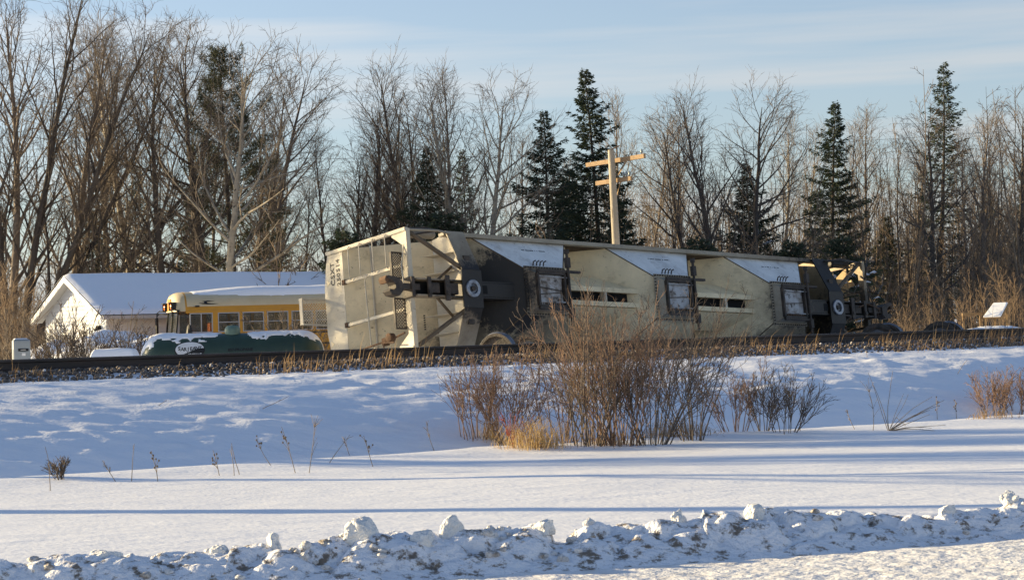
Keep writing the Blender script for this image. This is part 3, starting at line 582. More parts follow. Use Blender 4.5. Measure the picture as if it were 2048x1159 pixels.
# bays: side sheets, cross ridges, gates
for xc in (-Hg, 0.0, Hg):
    lx = xs_slope(ZS) if xc < 0 else xc - Hg / 2 + (ZR - ZS) / (ZR - ZG) * (Hg / 2 - .62)
    rx = -xs_slope(ZS) if xc > 0 else xc + Hg / 2 - (ZR - ZS) / (ZR - ZG) * (Hg / 2 - .62)
    for s in (-1, 1):
        m = MB(); m.plate([(lx, s * Hh, ZS), (rx, s * Hh, ZS), (xc + .62, s * .52, ZG), (xc - .62, s * .52, ZG)], .02); m.build('bay_side_sheet', M['carskylit'] if s < 0 else M['car'], hp)  # upward sheets take the whitened copy that stands in for skylight
    for s in (-1, 1):
        if (xc < 0 and s < 0) or (xc > 0 and s > 0): continue
        xr = xc + s * Hg / 2; xz = lx if s < 0 else rx
        m = MB(); m.plate([(xr - s * .01, -Hh, ZR), (xz, -Hh, ZS), (xc + s * .62, -.52, ZG), (xc + s * .62, .52, ZG), (xz, Hh, ZS), (xr - s * .01, Hh, ZR)], .02); m.build('bay_slope_sheet', M['car'], hp)
    for s in (-1, 1):                # grimy weld seams along the hips of the bay
        for xe, xg in ((lx, xc - .62), (rx, xc + .62)):
            m = MB(); m.tube([(xe, s * (Hh - .002), ZS - .004), (xg, s * .525, ZG - .006)], .016, 5); m.build('hip_seam', M['darkbrown'], hp)
    # outlet gate
    zf, zi = ZG - .02, .42
    m = MB(); ox, oy, ix, iy = .66, .60, .43, .40
    def ring(mb, a, b, c, d, z0, z1):
        q = [(xc - a, -b, z0), (xc + a, -b, z0), (xc + a, b, z0), (xc - a, b, z0)]; p = [(xc - c, -d, z1), (xc + c, -d, z1), (xc + c, d, z1), (xc - c, d, z1)]
        for k in range(4): mb.plate([q[k], q[(k + 1) % 4], p[(k + 1) % 4], p[k]], .014)
    ring(m, ox, oy, ox - .10, oy - .10, zf, zf - .002); ring(m, ox - .09, oy - .09, ix, iy, zf - .01, zi); m.build('outlet_funnel', M['carframe'], hp)
    m = MB()
    for k in range(15):
        for sx, sy in ((-1, 0), (1, 0), (0, -1), (0, 1)):
            q = -1 + 2 * k / 14; bx = xc + (sx * (ox - .03) if sx else q * (ox - .05)); by = sy * (oy - .03) if sy else q * (oy - .05); m.box(bx - .016, bx + .016, by - .016, by + .016, zf - .035, zf - .006)
    m.build('flange_bolts', M['grease'], hp)
    m = MB()
    for a, b in (((-ix, -iy), (ix, -iy)), ((ix, -iy), (ix, iy)), ((ix, iy), (-ix, iy)), ((-ix, iy), (-ix, -iy))): m.bar((xc + a[0], a[1], zi - .03), (xc + b[0], b[1], zi - .03), .06, .09)
    m.build('gate_frame', M['grease'], hp)
    m = MB(); m.loft([[(x, y, zi + .03 * (x - xc) + .012 * math.sin(y * 9 + xc)) for y in (-iy + .04, -.15, .0, .16, iy - .04)] + [(x, y, zi + .03 + .03 * (x - xc)) for y in (iy - .04, .16, .0, -.15, -iy + .04)] for x in (xc - ix + .04, xc - .1, xc + .12, xc + ix - .05)]); m.build('gate_door', M['gatesteel'], hp)
    for k, (ya, yb) in enumerate(((-.06, .02), (.12, .05)) if xc < 0 else ((.04, .0),)):
        m = MB(); m.bar((xc - ix + .05, ya, zi - .02), (xc + ix - .06, yb, zi - .012), .018, .02); m.build('door_rib', M['grease'], hp)
    m = MB()
    for k in range(12): m.box(xc - ix + .06 + k * .065, xc - ix + .09 + k * .065, iy - .075, iy - .045, zi - .03, zi)
    m.build('rack_teeth', M['rust'], hp)
    for yy in (-iy + .09, iy - .1):
        m = MB(); m.tube([(xc - ix + .02, yy, zi - .045), (xc + ix + .08, yy, zi - .05)], .016, 6); m.build('guide_rod', M['gatesteel'], hp)
    m = MB(); m.tube([(xc + ix + .10, -.98, zi - .09), (xc + ix + .10, .85, zi - .09)], .035, 8); m.bar((xc + ix + .10, -.80, zi - .09), (xc + ix + .10, -.55, zi - .09), .11, .11); m.bar((xc + ix + .10, .50, zi - .09), (xc + ix + .10, .68, zi - .09), .11, .11)
    m.tube([(xc + ix + .10, -1.0, zi - .09), (xc + ix + .10, -.90, zi - .09)], .065, 10); m.build('operating_shaft', M['grease'], hp)
    m = MB(); m.bar((xc - ix - .02, -iy - .06, zi - .05), (xc + ix + .52, -iy - .06, zi - .05), .06, .07); m.bar((xc - ix - .02, iy + .06, zi - .05), (xc + ix + .22, iy + .06, zi - .05), .06, .07)
    m.bar((xc + ix + .10, -iy - .1, zi - .03), (xc + ix + .10, iy + .1, zi - .03), .05, .14); m.build('gate_rack', M['grease'], hp)
    m = MB()
    for k in range(4): m.tube([(xc - .35 + k * .11, -oy - .02, ZG - .02), (xc - .38 + k * .11, -oy - .10, ZG - .08), (xc - .32 + k * .11, -oy - .13, ZG - .10)], .018, 5)
    m.build('latch_hooks', M['grease'], hp)
for xm in (-Hg / 2, Hg / 2):
    x0, x1 = xm - Hg / 2 + .66, xm + Hg / 2 - .62
    for y in (-.19, .17):
        m = MB(); m.box(x0, x1, y - .06, y + .06, .92, .99); m.build('centre_beam_flange', M['car'], hp, bevel=.006)
    m = MB(); m.box(x0, x1, -.14, .12, 1.12, 1.16); m.build('centre_beam_web', M['void'], hp)
    for x in (x0 + .04, xm + .1, x1 - .04):
        m = MB(); m.box(x - .04, x + .04, -.131, .111, .925, 1.10); m.build('centre_beam_post', M['carpale'], hp)
    m = MB()
    for s in (-1, 1): m.plate([(x0, s * .25, .985), (x1, s * .25, .985), (x1 - .3, s * .62, 1.62), (x0 + .3, s * .62, 1.62)], .014)
    m.build('beam_skirt', M['car'], hp)
    m = MB(); m.tube([(x0 + .05, -.26, .97), (x0 + .4, .45, 1.05)], .012, 5); m.build('tie_rod', M['carpale'], hp)
for xm in (-Hg / 2, Hg / 2):        # dark brown triangular plates set into the pockets between the bays
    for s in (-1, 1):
        dx = (ZR - ZS) / (ZR - ZG) * (Hg / 2 - .62); m = MB(); m.plate([(xm - dx + .02, s * (Hh - .022), ZS + .005), (xm + dx - .02, s * (Hh - .022), ZS + .005), (xm, s * (Hh - .022), ZR - .03)], .012); m.build('pocket_plate', M['darkbrown'], hp)
# reporting marks on the end, stencils on the bay sheets
for body, z in (('CSXT', 3.98), ('250514', 3.74)):
    me = text_mesh('reporting_mark', body, .215 if body == 'CSXT' else .20, spacing=1.12, bold=.006); o = link('reporting_mark', me, M['black'], hp)
    o.matrix_local = Matrix(((0, 0, -1, -He - .016), (-1, 0, 0, -.86), (0, 1, 0, z), (0, 0, 0, 1)))
rng = random.Random(12)
for xc in (-Hg + .2, 0.15, Hg + .1):
    n = Vector((0, -(ZS - ZG), -(Hh - .52))).normalized(); y = -1.12; z = ZG + (-y - .52) / (Hh - .52) * (ZS - ZG)
    m = MB(); x = xc - .38
    while x < xc + .35:
        wd = rng.choice((.018, .03, .04)); p = Vector((x, y, z)) + n * .0125; m.plate([p, p + Vector((wd, 0, 0)), p + Vector((wd, .028, -.026)), p + Vector((0, .028, -.026))], .002); x += wd + rng.choice((.012, .012, .05))
    m.build('stencil_line', M['black'], hp)
for (d, y0, n_) in ((.45, .42, 8), (.62, .38, 7)):
    m = MB(); sl_ = Vector((-(He - Hg - .62), 0, 3.55 - ZG)).normalized(); nn = Vector((-sl_.z, 0, sl_.x)).normalized(); nn = nn if nn.x < 0 else -nn
    P0 = Vector((xs_slope(2.9 - d), 0, 2.9 - d))
    for k in range(n_):
        p = P0 + Vector((0, y0 + k * .055, 0)) + nn * .012; m.plate([p, p + Vector((0, .03, 0)), p + Vector((0, .03, 0)) + sl_ * .045, p + sl_ * .045], .002)
    m.build('stencil_line', M['black'], hp)

# ------------------------------------------------------------------ wheelsets and truck
def wheel(mb, c, r=.46):
    mb.lathe([(.09, -.10), (.09, -.065), (r * .80, -.055), (r * .83, -.075), (r + .028, -.075), (r + .028, -.045), (r, -.035), (r - .012, .07), (r * .84, .07), (r * .80, .03), (.17, .02), (.15, .10), (.09, .10)], 36, axis='x', c=c)
def wheelset(parent):
    for s in (-1, 1):
        m = MB(); m.lathe([(.09, -.10), (.15, -.09), (.17, -.03), (.36, -.05), (.378, -.074), (.48, -.074)][::1] + [(.48, -.045), (.455, -.035), (.443, .07), (.378, .07), (.36, .02), (.17, .03), (.15, .1), (.09, .1)], 36, axis='x', c=(0, 0, 0))
        v = [(s * x + s * .75, y, z) for x, y, z in m.v]; m.v = [(a, b, c) for a, b, c in v]
        wl = m.build('wheel', M['grease'], parent, True)
        m = MB(); m.lathe([(.482, -.044), (.4575, -.032), (.4455, .068), (.440, .069), (.45, -.034), (.478, -.044)], 48, axis='x'); m.v = [(s * a + s * .75, b, c) for a, b, c in m.v]; m.build('tread', M['tread'], wl, True)
    m = MB(); m.tube([(-1.02, 0, 0), (-.75, 0, 0), (0, 0, 0), (.75, 0, 0), (1.02, 0, 0)], [.08, .095, .085, .095, .08], 14); m.build('axle', M['rust'], parent, True)
p = at(1026, 690, 44.6)
ws = empty('wheelset', (p[0], p[1], 1.56), label='loose steel wheelset lying just behind the rail under the sooty end of the hopper', cat='wheelset')
ws.rotation_euler = (R(4), R(2), R(62)); wheelset(ws)
p = at(1826, 660, 52.5)
tr = empty('rail_truck', (p[0], p[1], 1.53), label='four-wheeled railcar truck torn off beyond the rail at the right end of the hopper', cat='railcar truck')
tr.rotation_euler = (0, 0, R(-20))
for x in (-.8, .8):
    for s in (-1, 1):
        m = MB(); m.lathe([(.09, -.10), (.15, -.09), (.17, -.03), (.36, -.05), (.378, -.074), (.48, -.074), (.48, -.045), (.455, -.035), (.443, .07), (.378, .07), (.36, .02), (.17, .03), (.15, .1), (.09, .1)], 36, axis='y')
        m.v = [(a + x, s * b * -1 + s * .75, c) for a, b, c in m.v]; wl = m.build('wheel', M['grease'], tr, True)
        m = MB(); m.lathe([(.482, -.044), (.4575, -.032), (.4455, .068), (.440, .069), (.45, -.034), (.478, -.044)], 48, axis='y'); m.v = [(a + x, -s * b + s * .75, c) for a, b, c in m.v]; m.build('tread', M['tread'], wl, True)
    m = MB(); m.tube([(x, -1.05, 0), (x, -.75, 0), (x, .75, 0), (x, 1.05, 0)], [.08, .095, .095, .08], 12); m.build('axle', M['rust'], tr, True)
for s in (-1, 1):
    m = MB(); y = s * .98
    out_ = [(-.98, .16), (-.98, -.02), (-.64, -.02), (-.55, -.10), (-.38, -.30), (.38, -.30), (.55, -.10), (.64, -.02), (.98, -.02), (.98, .16), (.72, .20), (.3, .10), (-.3, .10), (-.72, .20)]
    m.loft([[(x, y + d, z) for x, z in out_] for d in (-.07, .07)]); m.build('side_frame', M['grease'], tr, bevel=.015)
    m = MB()
    for dx in (-.14, 0, .14): m.tube([(dx, y, -.24 + .02 * k) for k in range(11)], [.055 + (.01 if k % 2 else 0) for k in range(11)], 8)
    m.build('springs', M['rust'], tr)
m = MB(); m.box(-.2, .2, -1.1, 1.1, -.06, .12); m.lathe([(.2, .12), (.2, .15), (.12, .15), (.12, .13)], 20); m.build('truck_bolster', M['grease'], tr, bevel=.02)

# ------------------------------------------------------------------ propane tank
M['tank'] = mat('green_tank_paint', (0.036, 0.066, 0.050), 0.4, (0.026, 0.050, 0.038), 3, bump=0.05, bscale=30)
M['tankdome'] = mat('pale_green_dome', (0.16, 0.24, 0.19), 0.5, (0.11, 0.17, 0.135), 5)
M['white'] = mat('white_paint', (0.78, 0.78, 0.78), 0.6, (0.66, 0.66, 0.66), 5)
TL, TR = 4.56, .53; p = at(465, 668, 50.5)
tank = empty('propane_tank', (p[0], p[1], 1.70), R(2), 'long green propane tank with snow on top behind the track', 'tank')
def capsule(L, r, n=32, k=8):
    pr = [(max(r * math.sin(math.pi / 2 * i / k), .001), -L / 2 + r - r * math.cos(math.pi / 2 * i / k)) for i in range(k + 1)]
    return pr + [(a, -b) for a, b in pr[::-1]]
m = MB(); m.lathe(capsule(TL, TR), 40, axis='x'); m.build('shell', M['tank'], tank, True)
m = MB()
for x in (-1.3, 1.3): m.lathe([(TR + .003, -.012), (TR + .004, 0), (TR + .003, .012)], 40, axis='x', c=(x, 0, 0))
m.build('weld_seam', M['tank'], tank, True)
m = MB(); m.lathe([(.19, .48), (.20, .60), (.19, .66), (.13, .72), (.001, .735)], 24); m.build('valve_dome', M['tankdome'], tank, True)
for x in (-1.35, 1.35):
    m = MB(); m.box(x - .1, x + .1, -.35, .35, -.78, -.42); m.build('saddle', M['tankdome'], tank)
def wrap(me, x0, th0, r):
    """lay a flat mesh onto the cylinder facing the road; th0 is the angle above level"""
    for v in me.vertices:
        u, vv = v.co.x, v.co.y; th = th0 + vv / r
        v.co = (x0 + u, -math.cos(th) * r, math.sin(th) * r)
    me.update(); return me
def disc_mesh(name, f, n=48):
    pts = [f(2 * math.pi * k / n) for k in range(n)]; vs = [(0, 0, 0)] + [(a, b, 0) for a, b in pts]
    ring2 = [(a * .5, b * .5, 0) for a, b in pts]; vs += ring2
    me = bpy.data.meshes.new(name); me.from_pydata(vs, [], [(0, n + 1 + k, n + 1 + (k + 1) % n) for k in range(n)] + [(n + 1 + k, 1 + k, 1 + (k + 1) % n, n + 1 + (k + 1) % n) for k in range(n)]); return me
xo = -1.02
o = link('logo_oval', wrap(disc_mesh('logo_oval', lambda a: (.38 * math.cos(a), .245 * math.sin(a))), xo, .28, TR + .003), M['black'], tank)
def swoosh(a):
    x = .355 * math.cos(a); y = .205 * math.sin(a)
    return (x, y) if y > 0 else (x, -.10 * (1 - (x / .355 + .25) ** 2) if x < .25 else -.10 * (1 - (x / .355 + .25) ** 2) - .0)
me = disc_mesh('logo_field', lambda a: (.355 * math.cos(a), .205 * math.sin(a) if math.sin(a) > 0 else max(.205 * math.sin(a), -.06 - .10 * math.sin((.355 * math.cos(a)) * -4.2))))
link('logo_field', wrap(me, xo, .31, TR + .005), M['white'], tank)
for ch, dx, dy in zip('SARJEANT', np.linspace(-.26, .26, 8), (.01, -.025, -.035, -.03, -.015, .0, .01, .01)):
    link('logo_letter', wrap(text_mesh('logo_letter', ch, .13, bold=.004), xo + dx, .34 + dy, TR + .007), M['black'], tank)
link('logo_word', wrap(text_mesh('logo_word', 'PROPANE', .075, bold=.003), xo + .13, .05, TR + .006), M['white'], tank)
link('tank_marking', wrap(text_mesh('tank_marking', '857-PROPANE', .10, bold=.003), .24, .22, TR + .004), M['black'], tank)
m = MB(); link('tank_plate', wrap(disc_mesh('tank_plate', lambda a: (max(-.19, min(.19, .3 * math.cos(a))), max(-.035, min(.035, .1 * math.sin(a))))), .36, -.13, TR + .004), M['black'], tank)
def snow_cap(name, L, r, parent, thr, seed, th=.03, a0=-100, a1=100, bias=None):
    nxs, nas = 200, 56; rng_ = np.linspace(0, 1, nxs); V = []; keep = np.zeros((nxs, nas)); P = np.zeros((nxs, nas, 3))
    pr = np.array(capsule(L, r, 8, 10)); ss = np.concatenate([[0], np.cumsum(np.hypot(np.diff(pr[:, 0]), np.diff(pr[:, 1])))]); s = rng_ * ss[-1]
    rr = np.interp(s, ss, pr[:, 0]); xx = np.interp(s, ss, pr[:, 1]); an = np.radians(np.linspace(a0, a1, nas))
    Xg, Ag = np.meshgrid(xx, an, indexing='ij'); Rg = np.repeat(rr[:, None], nas, 1)
    nzv = (fbm(Xg * 1.6, Ag * 2.2, 4, seed) + .45 * fbm(Xg * 9, Ag * 5, 3, seed + 9)); lim = bias(Xg) if bias is not None else thr
    depth = (lim - np.abs(np.degrees(Ag)) + nzv * 48) / 26.0
    k = (np.sin(np.radians(90) * np.clip(Rg / r, 0, 1)))
    off = np.clip(depth, -.35, 1); hgt = np.where(off > 0, .008 + th * np.sqrt(np.clip(off, 0, 1)), -.05)
    hgt = hgt + .006 * fbm(Xg * 7, Ag * 9, 3, seed + 3)
    ex = np.where(Xg < 0, 1, 1); Rn = Rg + hgt
    P = np.stack([Xg + np.sign(Xg) * hgt * (1 - k), np.sin(Ag) * Rn, np.cos(Ag) * Rn], -1)
    i = np.arange(nxs * nas).reshape(nxs, nas); Fc = np.stack([i[:-1, :-1], i[1:, :-1], i[1:, 1:], i[:-1, 1:]], -1).reshape(-1, 4)
    mx_ = np.max((off > -.3).reshape(-1)[Fc], axis=1); Fc = Fc[mx_ > 0]
    return link(name, npmesh(name, P.reshape(-1, 3), Fc, True), M['cap'], parent)
def tb(x):   # snow lies deep at the left end and on the right half, melted clear round the dome
    return 33 + 46 * sst(-x, 1.4, 2.1) - 70 * np.exp(-((x - .02) / .33) ** 2) + 8 * sst(x, .4, 1.0) - 45 * sst(x, 2.05, 2.25) - 6 * np.exp(-((x + .55) / .5) ** 2)
snow_cap('snow_cover', TL, TR, tank, 0, 5, .026, bias=tb)

# ------------------------------------------------------------------ cabinet and low snow-covered mound
M['cabinet'] = mat('grey_cabinet_paint', (0.30, 0.335, 0.36), 0.5, (0.25, 0.28, 0.30), 4, bump=0.05)
p = at(43, 722, 40.0); cb = empty('signal_cabinet', (p[0], p[1], gz(p[0], p[1])), R(20), 'small grey metal utility cabinet with black nameplate at the left edge', 'cabinet')
zt = 2.02 + (697 - 680) * 40 / 4000 - gz(p[0], p[1]) + .0
m = MB(); m.loft([[(-.165, -.15, z), (.165, -.15, z), (.165, .15, z), (-.165, .15, z)] for z in (0, zt - .03)] + [[(-.14, -.125, zt), (.14, -.125, zt), (.14, .125, zt), (-.14, .125, zt)]]); m.build('box_body', M['cabinet'], cb, bevel=.01)
m = MB(); m.loft([[(-.14, -.12, zt), (.12, -.12, zt), (.12, .12, zt), (-.14, .12, zt)], [(-.12, -.10, zt + .02), (.10, -.10, zt + .02), (.10, .10, zt + .02), (-.12, .10, zt + .02)]]); m.build('snow_cover', M['cap'], cb)
m = MB(); m.box(-.075, .125, -.156, -.151, zt - .24, zt - .185); pl = m.build('nameplate', M['black'], cb)
m = MB(); m.box(-.03, .075, -.159, -.157, zt - .217, zt - .208); m.build('nameplate_line', M['white'], pl)
m = MB(); m.box(-.005, .065, -.156, -.151, zt - .33, zt - .275); m.build('sticker', M['white'], cb)
m = MB(); m.box(-.172, -.166, -.09, -.07, zt - .45, zt - .2); m.box(-.175, -.166, -.02, .0, zt - .5, zt - .42); m.build('latch', M['black'], cb)
p = at(230, 718, 46.5)
V = []; nn_ = 40
gx, gy = np.meshgrid(np.linspace(-.64, .64, nn_), np.linspace(-.5, .5, 30)); d_ = np.minimum(sst(.64 - np.abs(gx), 0, .22), sst(.5 - np.abs(gy), 0, .25)); hz = -.6 + (.74 + .03 * fbm(gx * 3, gy * 3, 3, 4)) * (d_ ** .55)
i = np.arange(gx.size).reshape(gx.shape); Fc = np.stack([i[:-1, :-1], i[:-1, 1:], i[1:, 1:], i[1:, :-1]], -1).reshape(-1, 4)
o = link('snow_mound', npmesh('snow_mound', np.stack([gx, gy, hz], -1).reshape(-1, 3), Fc, True), M['cap']); o.location = (p[0], p[1], 1.80); tagit(o, 'low flat-topped snow-buried mound left of the green tank', 'snow mound')

# ------------------------------------------------------------------ house
M['siding'] = mat('white_siding', (0.60, 0.62, 0.66), 0.7, (0.53, 0.55, 0.58), 2)
M['soffit'] = mat('grey_soffit', (0.42, 0.42, 0.42), 0.7); M['shingle'] = mat('dark_shingle', (0.05, 0.048, 0.047), 0.9)
M['housegrey'] = mat('grey_siding', (0.58, 0.58, 0.59), 0.7); M['glassdark'] = mat('dark_window_glass', (0.03, 0.035, 0.04), 0.1, spec=0.6)
hpk = at(129, 552, 66.0); hz0 = gz(hpk[0], hpk[1]); PHI = R(36)
hs_ = empty('house', (hpk[0], hpk[1], hz0), PHI, 'white house with snow-covered gable roof behind the leftmost bare shrubs', 'house')
HL, HW = 12.6, 2.75; zr = hpk[2] - hz0; ze = zr - 1.33
m = MB(); m.loft([[(x, -HW + .3, 0), (x, HW - .3, 0), (x, HW - .3, ze + .12), (x, 0, zr - .08), (x, -HW + .3, ze + .12)] for x in (.35, .42)]); wl = m.build('gable_wall', M['siding'], hs_)
m = MB()
zz = .12; k = 0
while zz < zr - .35:
    yy = HW - .32 if zz < ze + .1 else (zr - .15 - zz) / 1.33 * (HW)
    m.box(.325, .345, -yy, yy, zz, zz + .11); zz += .125
m.build('siding_boards', M['siding'], hs_)
m = MB(); m.box(.42, HL - .35, -HW + .30, -HW + .36, 0, ze + .1); m.build('side_wall', M['housegrey'], hs_)
m = MB(); m.box(.42, HL - .35, HW - .36, HW - .30, 0, ze + .1); m.box(HL - .40, HL - .33, -HW + .37, HW - .37, 0, ze + .1); m.build('rear_wall', M['housegrey'], hs_)
for s in (-1, 1):
    m = MB(); m.plate([(0, 0, zr), (HL, 0, zr), (HL, s * (HW + .12), ze - .06), (0, s * (HW + .12), ze - .06)], .09); m.build('roof_slope', M['shingle'], hs_)
    m = MB(); m.plate([(-.02, 0, zr - .01), (-.02, s * (HW + .13), ze - .08), (-.02, s * (HW + .13), ze - .26), (-.02, 0, zr - .20)], .035); m.build('fascia', M['white'], hs_)
    m = MB(); m.plate([(.0, s * .05, zr - .14), (.34, s * .05, zr - .14), (.34, s * HW, ze - .16), (0, s * HW, ze - .16)], .02); m.build('soffit', M['soffit'], hs_)
m = MB(); m.bar((0, -HW - .16, ze - .1), (HL, -HW - .16, ze - .1), .1, .11); m.build('gutter', M['soffit'], hs_)
# snow blanket on the roof with rounded edges
def roof_snow():
    u = np.linspace(-.06, HL + .05, 120); v = np.linspace(-1, 1, 70); U, Vv = np.meshgrid(u, v)
    yv = Vv * (HW + .16); zv = zr - np.abs(Vv) * 1.39 + .045; crest = .035 * np.exp(-(Vv / .05) ** 2)
    e = np.minimum(np.minimum(sst(U + .06, 0, .25), sst(HL + .05 - U, 0, .6)), sst(1 - np.abs(Vv), 0, .07))
    h = .105 * e ** .5 + .03 * fbm(U * .5, Vv * 2, 3, 8) * e - crest
    P = np.stack([U, yv, zv + h], -1); i = np.arange(U.size).reshape(U.shape); Fc = np.stack([i[:-1, :-1], i[:-1, 1:], i[1:, 1:], i[1:, :-1]], -1).reshape(-1, 4)
    return link('roof_snow', npmesh('roof_snow', P.reshape(-1, 3), Fc, True), M['cap'], hs_)
roof_snow()
for (y0, y1, z0, z1) in ((.55, 1.45, 1.05, 1.95), (-1.1, -.25, .15, 2.1)):
    m = MB(); m.box(.285, .33, y0 - .07, y1 + .07, z0 - .07, z1 + .07); wn_ = m.build('window_frame' if z0 > .5 else 'door_frame', M['white'], hs_)
    m = MB(); m.box(.275, .29, y0, y1, z0, z1); m.build('pane' if z0 > .5 else 'door', M['glassdark'] if z0 > .5 else M['housegrey'], wn_)
m = MB(); m.box(.24, .325, -2.05, -1.93, 2.02, 2.2); m.lathe([(.02, 2.0), (.09, 2.03), (.04, 2.16), (.02, 2.2)], 10, c=(.2, -1.99, 0)); m.build('wall_lamp', M['black'], hs_)
m = MB(); m.box(.23, .33, -1.75, -1.5, 1.5, 1.85); m.build('meter_box', M['soffit'], hs_)
# drifted heap beside the house, at the front of the bus
def heap(name, px, py, Y, rx, ry, h, lab, seed, kz=False):
    p = at(px, py, Y); gx, gy = np.meshgrid(np.linspace(-1, 1, 44), np.linspace(-1, 1, 30)); r_ = np.sqrt(gx ** 2 + gy ** 2)
    hh = h * np.clip(1 - r_ ** 4, -.1, 1) * (1 + .35 * fbm(gx * 2, gy * 2, 4, seed)) + .06 * fbm(gx * 6, gy * 6, 3, seed + 1)
    i = np.arange(gx.size).reshape(gx.shape); Fc = np.stack([i[:-1, :-1], i[:-1, 1:], i[1:, 1:], i[1:, :-1]], -1).reshape(-1, 4)
    z0 = p[2] - h
    if kz: z0 = gz(p[0], p[1]) - .05; hh = hh * (p[2] - z0) / h
    o = link(name, npmesh(name, np.stack([gx * rx, gy * ry, hh], -1).reshape(-1, 3), Fc, True), M['cap']); o.location = (p[0], p[1], z0); return tagit(o, lab, 'snow heap')
heap('snow_heap', 250, 668, 57.0, 2.6, 1.2, 1.4, 'heaped snow between the house and the bus front', 3)
heap('snow_heap', 110, 690, 61.0, 1.5, .8, 1.2, 'snow drift against the house gable wall', 9)

# ------------------------------------------------------------------ school bus
M['bus'] = mat('school_bus_yellow', (0.56, 0.27, 0.022), 0.42, (0.48, 0.225, 0.02), 1.5)
M['buscap'] = mat('cream_bus_cap', (0.62, 0.52, 0.34), 0.5, (0.55, 0.44, 0.27), 2)
M['busgrey'] = mat('window_frame_grey', (0.36, 0.36, 0.37), 0.5)
M['amber'] = mat('amber_lens', (0.75, 0.20, 0.02), 0.25); M['redlens'] = mat('red_lens', (0.55, 0.02, 0.012), 0.25)
M['seat'] = mat('green_seat_vinyl', (0.05, 0.07, 0.055), 0.6); M['rubber'] = mat('tyre_rubber', (0.015, 0.015, 0.015), 0.85)
gm = bpy.data.materials.new('bus_glass'); gm.use_nodes = True; b_ = gm.node_tree.nodes['Principled BSDF']; b_.inputs['Base Color'].default_value = (.05, .06, .055, 1); b_.inputs['Roughness'].default_value = .04; b_.inputs['Alpha'].default_value = .38; M['glass'] = gm
bp_ = at(372, 655, 61.0); bz = 0.53
bus = empty('school_bus', (bp_[0], bp_[1], bz), R(17), 'yellow school bus with snow on its roof parked in front of the house', 'bus')
BL, BW = 9.4, 1.2
oy_ = BW                                    # near side wall is local y = 0, far side y = 2.4
def sec(k=1.0, dz=0.0):
    pts = [(0, 2.46), (0.02, 2.60), (.10, 2.78), (.26, 2.93), (.52, 3.02), (.85, 3.06), (1.2, 3.075)]; pts = pts + [(2.4 - y, z) for y, z in pts[-2::-1]]
    return [(1.2 + (y - 1.2) * k, 2.46 + (z - 2.46) * k + dz) for y, z in pts]
m = MB(); S = sec(); I = [(1.2 + (y - 1.2) * .975, 2.46 + (z - 2.46) * .95) for y, z in S][::-1]
m.loft([[(x, y, z) for y, z in S + I] for x in (0.0, BL)]); m.build('roof', M['bus'], bus, True)
# upper roof shell, weathered pale
S2 = [(1.2 + (y - 1.2) * 1.003, z + .004) for y, z in S if z > 2.59]; m = MB(); m.loft([[(x, y, z) for y, z in S2] + [(x, y, z - .003) for y, z in S2[::-1]] for x in (0.05, BL)]); m.build('roof_skin', M['buscap'], bus, True)
m = MB(); rings = []
for x, k in ((.0, 1.0), (-.10, .985), (-.20, .94), (-.28, .86), (-.32, .74)): rings.append([(x, y, z) for y, z in sec(k)])
m.loft(rings, cap=False); n_ = len(S); m.add(rings[-1], [tuple(range(n_))]); m.build('front_cap', M['buscap'], bus, True)
m = MB(); m.plate([(-.335, .78, 2.50), (-.335, 1.62, 2.50), (-.335, 1.55, 2.86), (-.335, .85, 2.86)], .02); sg_ = m.build('sign_panel', M['bus'], bus)
for body, z in (('SCHOOL', 2.73), ('BUS', 2.61)):
    o = link('sign_text', text_mesh('sign_text', body, .12, bold=.002), M['rust'], sg_); o.matrix_local = Matrix(((0, 0, -1, -.348), (-1, 0, 0, 1.2), (0, 1, 0, z), (0, 0, 0, 1)))
o = link('bus_number', text_mesh('bus_number', '160-3', .075, bold=.003), M['black'], bus); o.matrix_local = Matrix(((.3, 0, -.95, -.31), (-.95, 0, -.3, 1.2), (0, 1, 0, 2.965), (0, 0, 0, 1)))
for y in (.42, 1.98):
    for dy, mt in ((-.11, 'redlens'), (.11, 'amber')):
        m = MB(); m.lathe([(.10, 0), (.10, -.06), (.07, -.085), (.001, -.09)], 18, axis='x', c=(-.31, y + dy, 2.62)); m.build('warning_light', M[mt], bus, True)
    m = MB(); m.box(-.46, -.27, y - .24, y + .24, 2.735, 2.755); m.box(-.42, -.27, y - .26, y - .235, 2.5, 2.75); m.box(-.42, -.27, y + .235, y + .26, 2.5, 2.75); m.box(-.30, -.27, y - .24, y + .24, 2.5, 2.74); m.build('light_hood', M['black'], bus)
m = MB(); m.box(-.30, .0, 0.02, 2.38, .7, 1.62); m.build('front_cowl', M['bus'], bus, bevel=.04)
m = MB(); m.loft([[(x, .35 + i_, .7), (x, 2.05 - i_, .7), (x, 2.05 - i_, zt_), (x, .35 + i_, zt_)] for x, zt_, i_ in ((-.30, 1.58, 0), (-1.1, 1.48, .08), (-1.35, 1.30, .16))]); m.build('hood', M['bus'], bus, bevel=.04)
m = MB(); m.plate([(-.30, .03, 1.62), (-.30, 2.37, 1.62), (-.22, 2.37, 2.48), (-.22, .03, 2.48)], .01); m.build('windshield', M['glass'], bus)
m = MB()
for y in (.04, 1.2, 2.36): m.bar((-.31, y, 1.60), (-.22, y, 2.50), .05, .05)
m.bar((-.22, .02, 2.48), (-.22, 2.38, 2.48), .07, .06); m.bar((-.31, .02, 1.62), (-.31, 2.38, 1.62), .06, .05); m.build('windshield_frame', M['black'], bus)
m = MB(); m.plate([(-.22, .0, 1.62), (.04, .0, 1.62), (.04, .0, 2.44), (-.16, .0, 2.44)], .01); m.build('quarter_glass', M['glass'], bus)
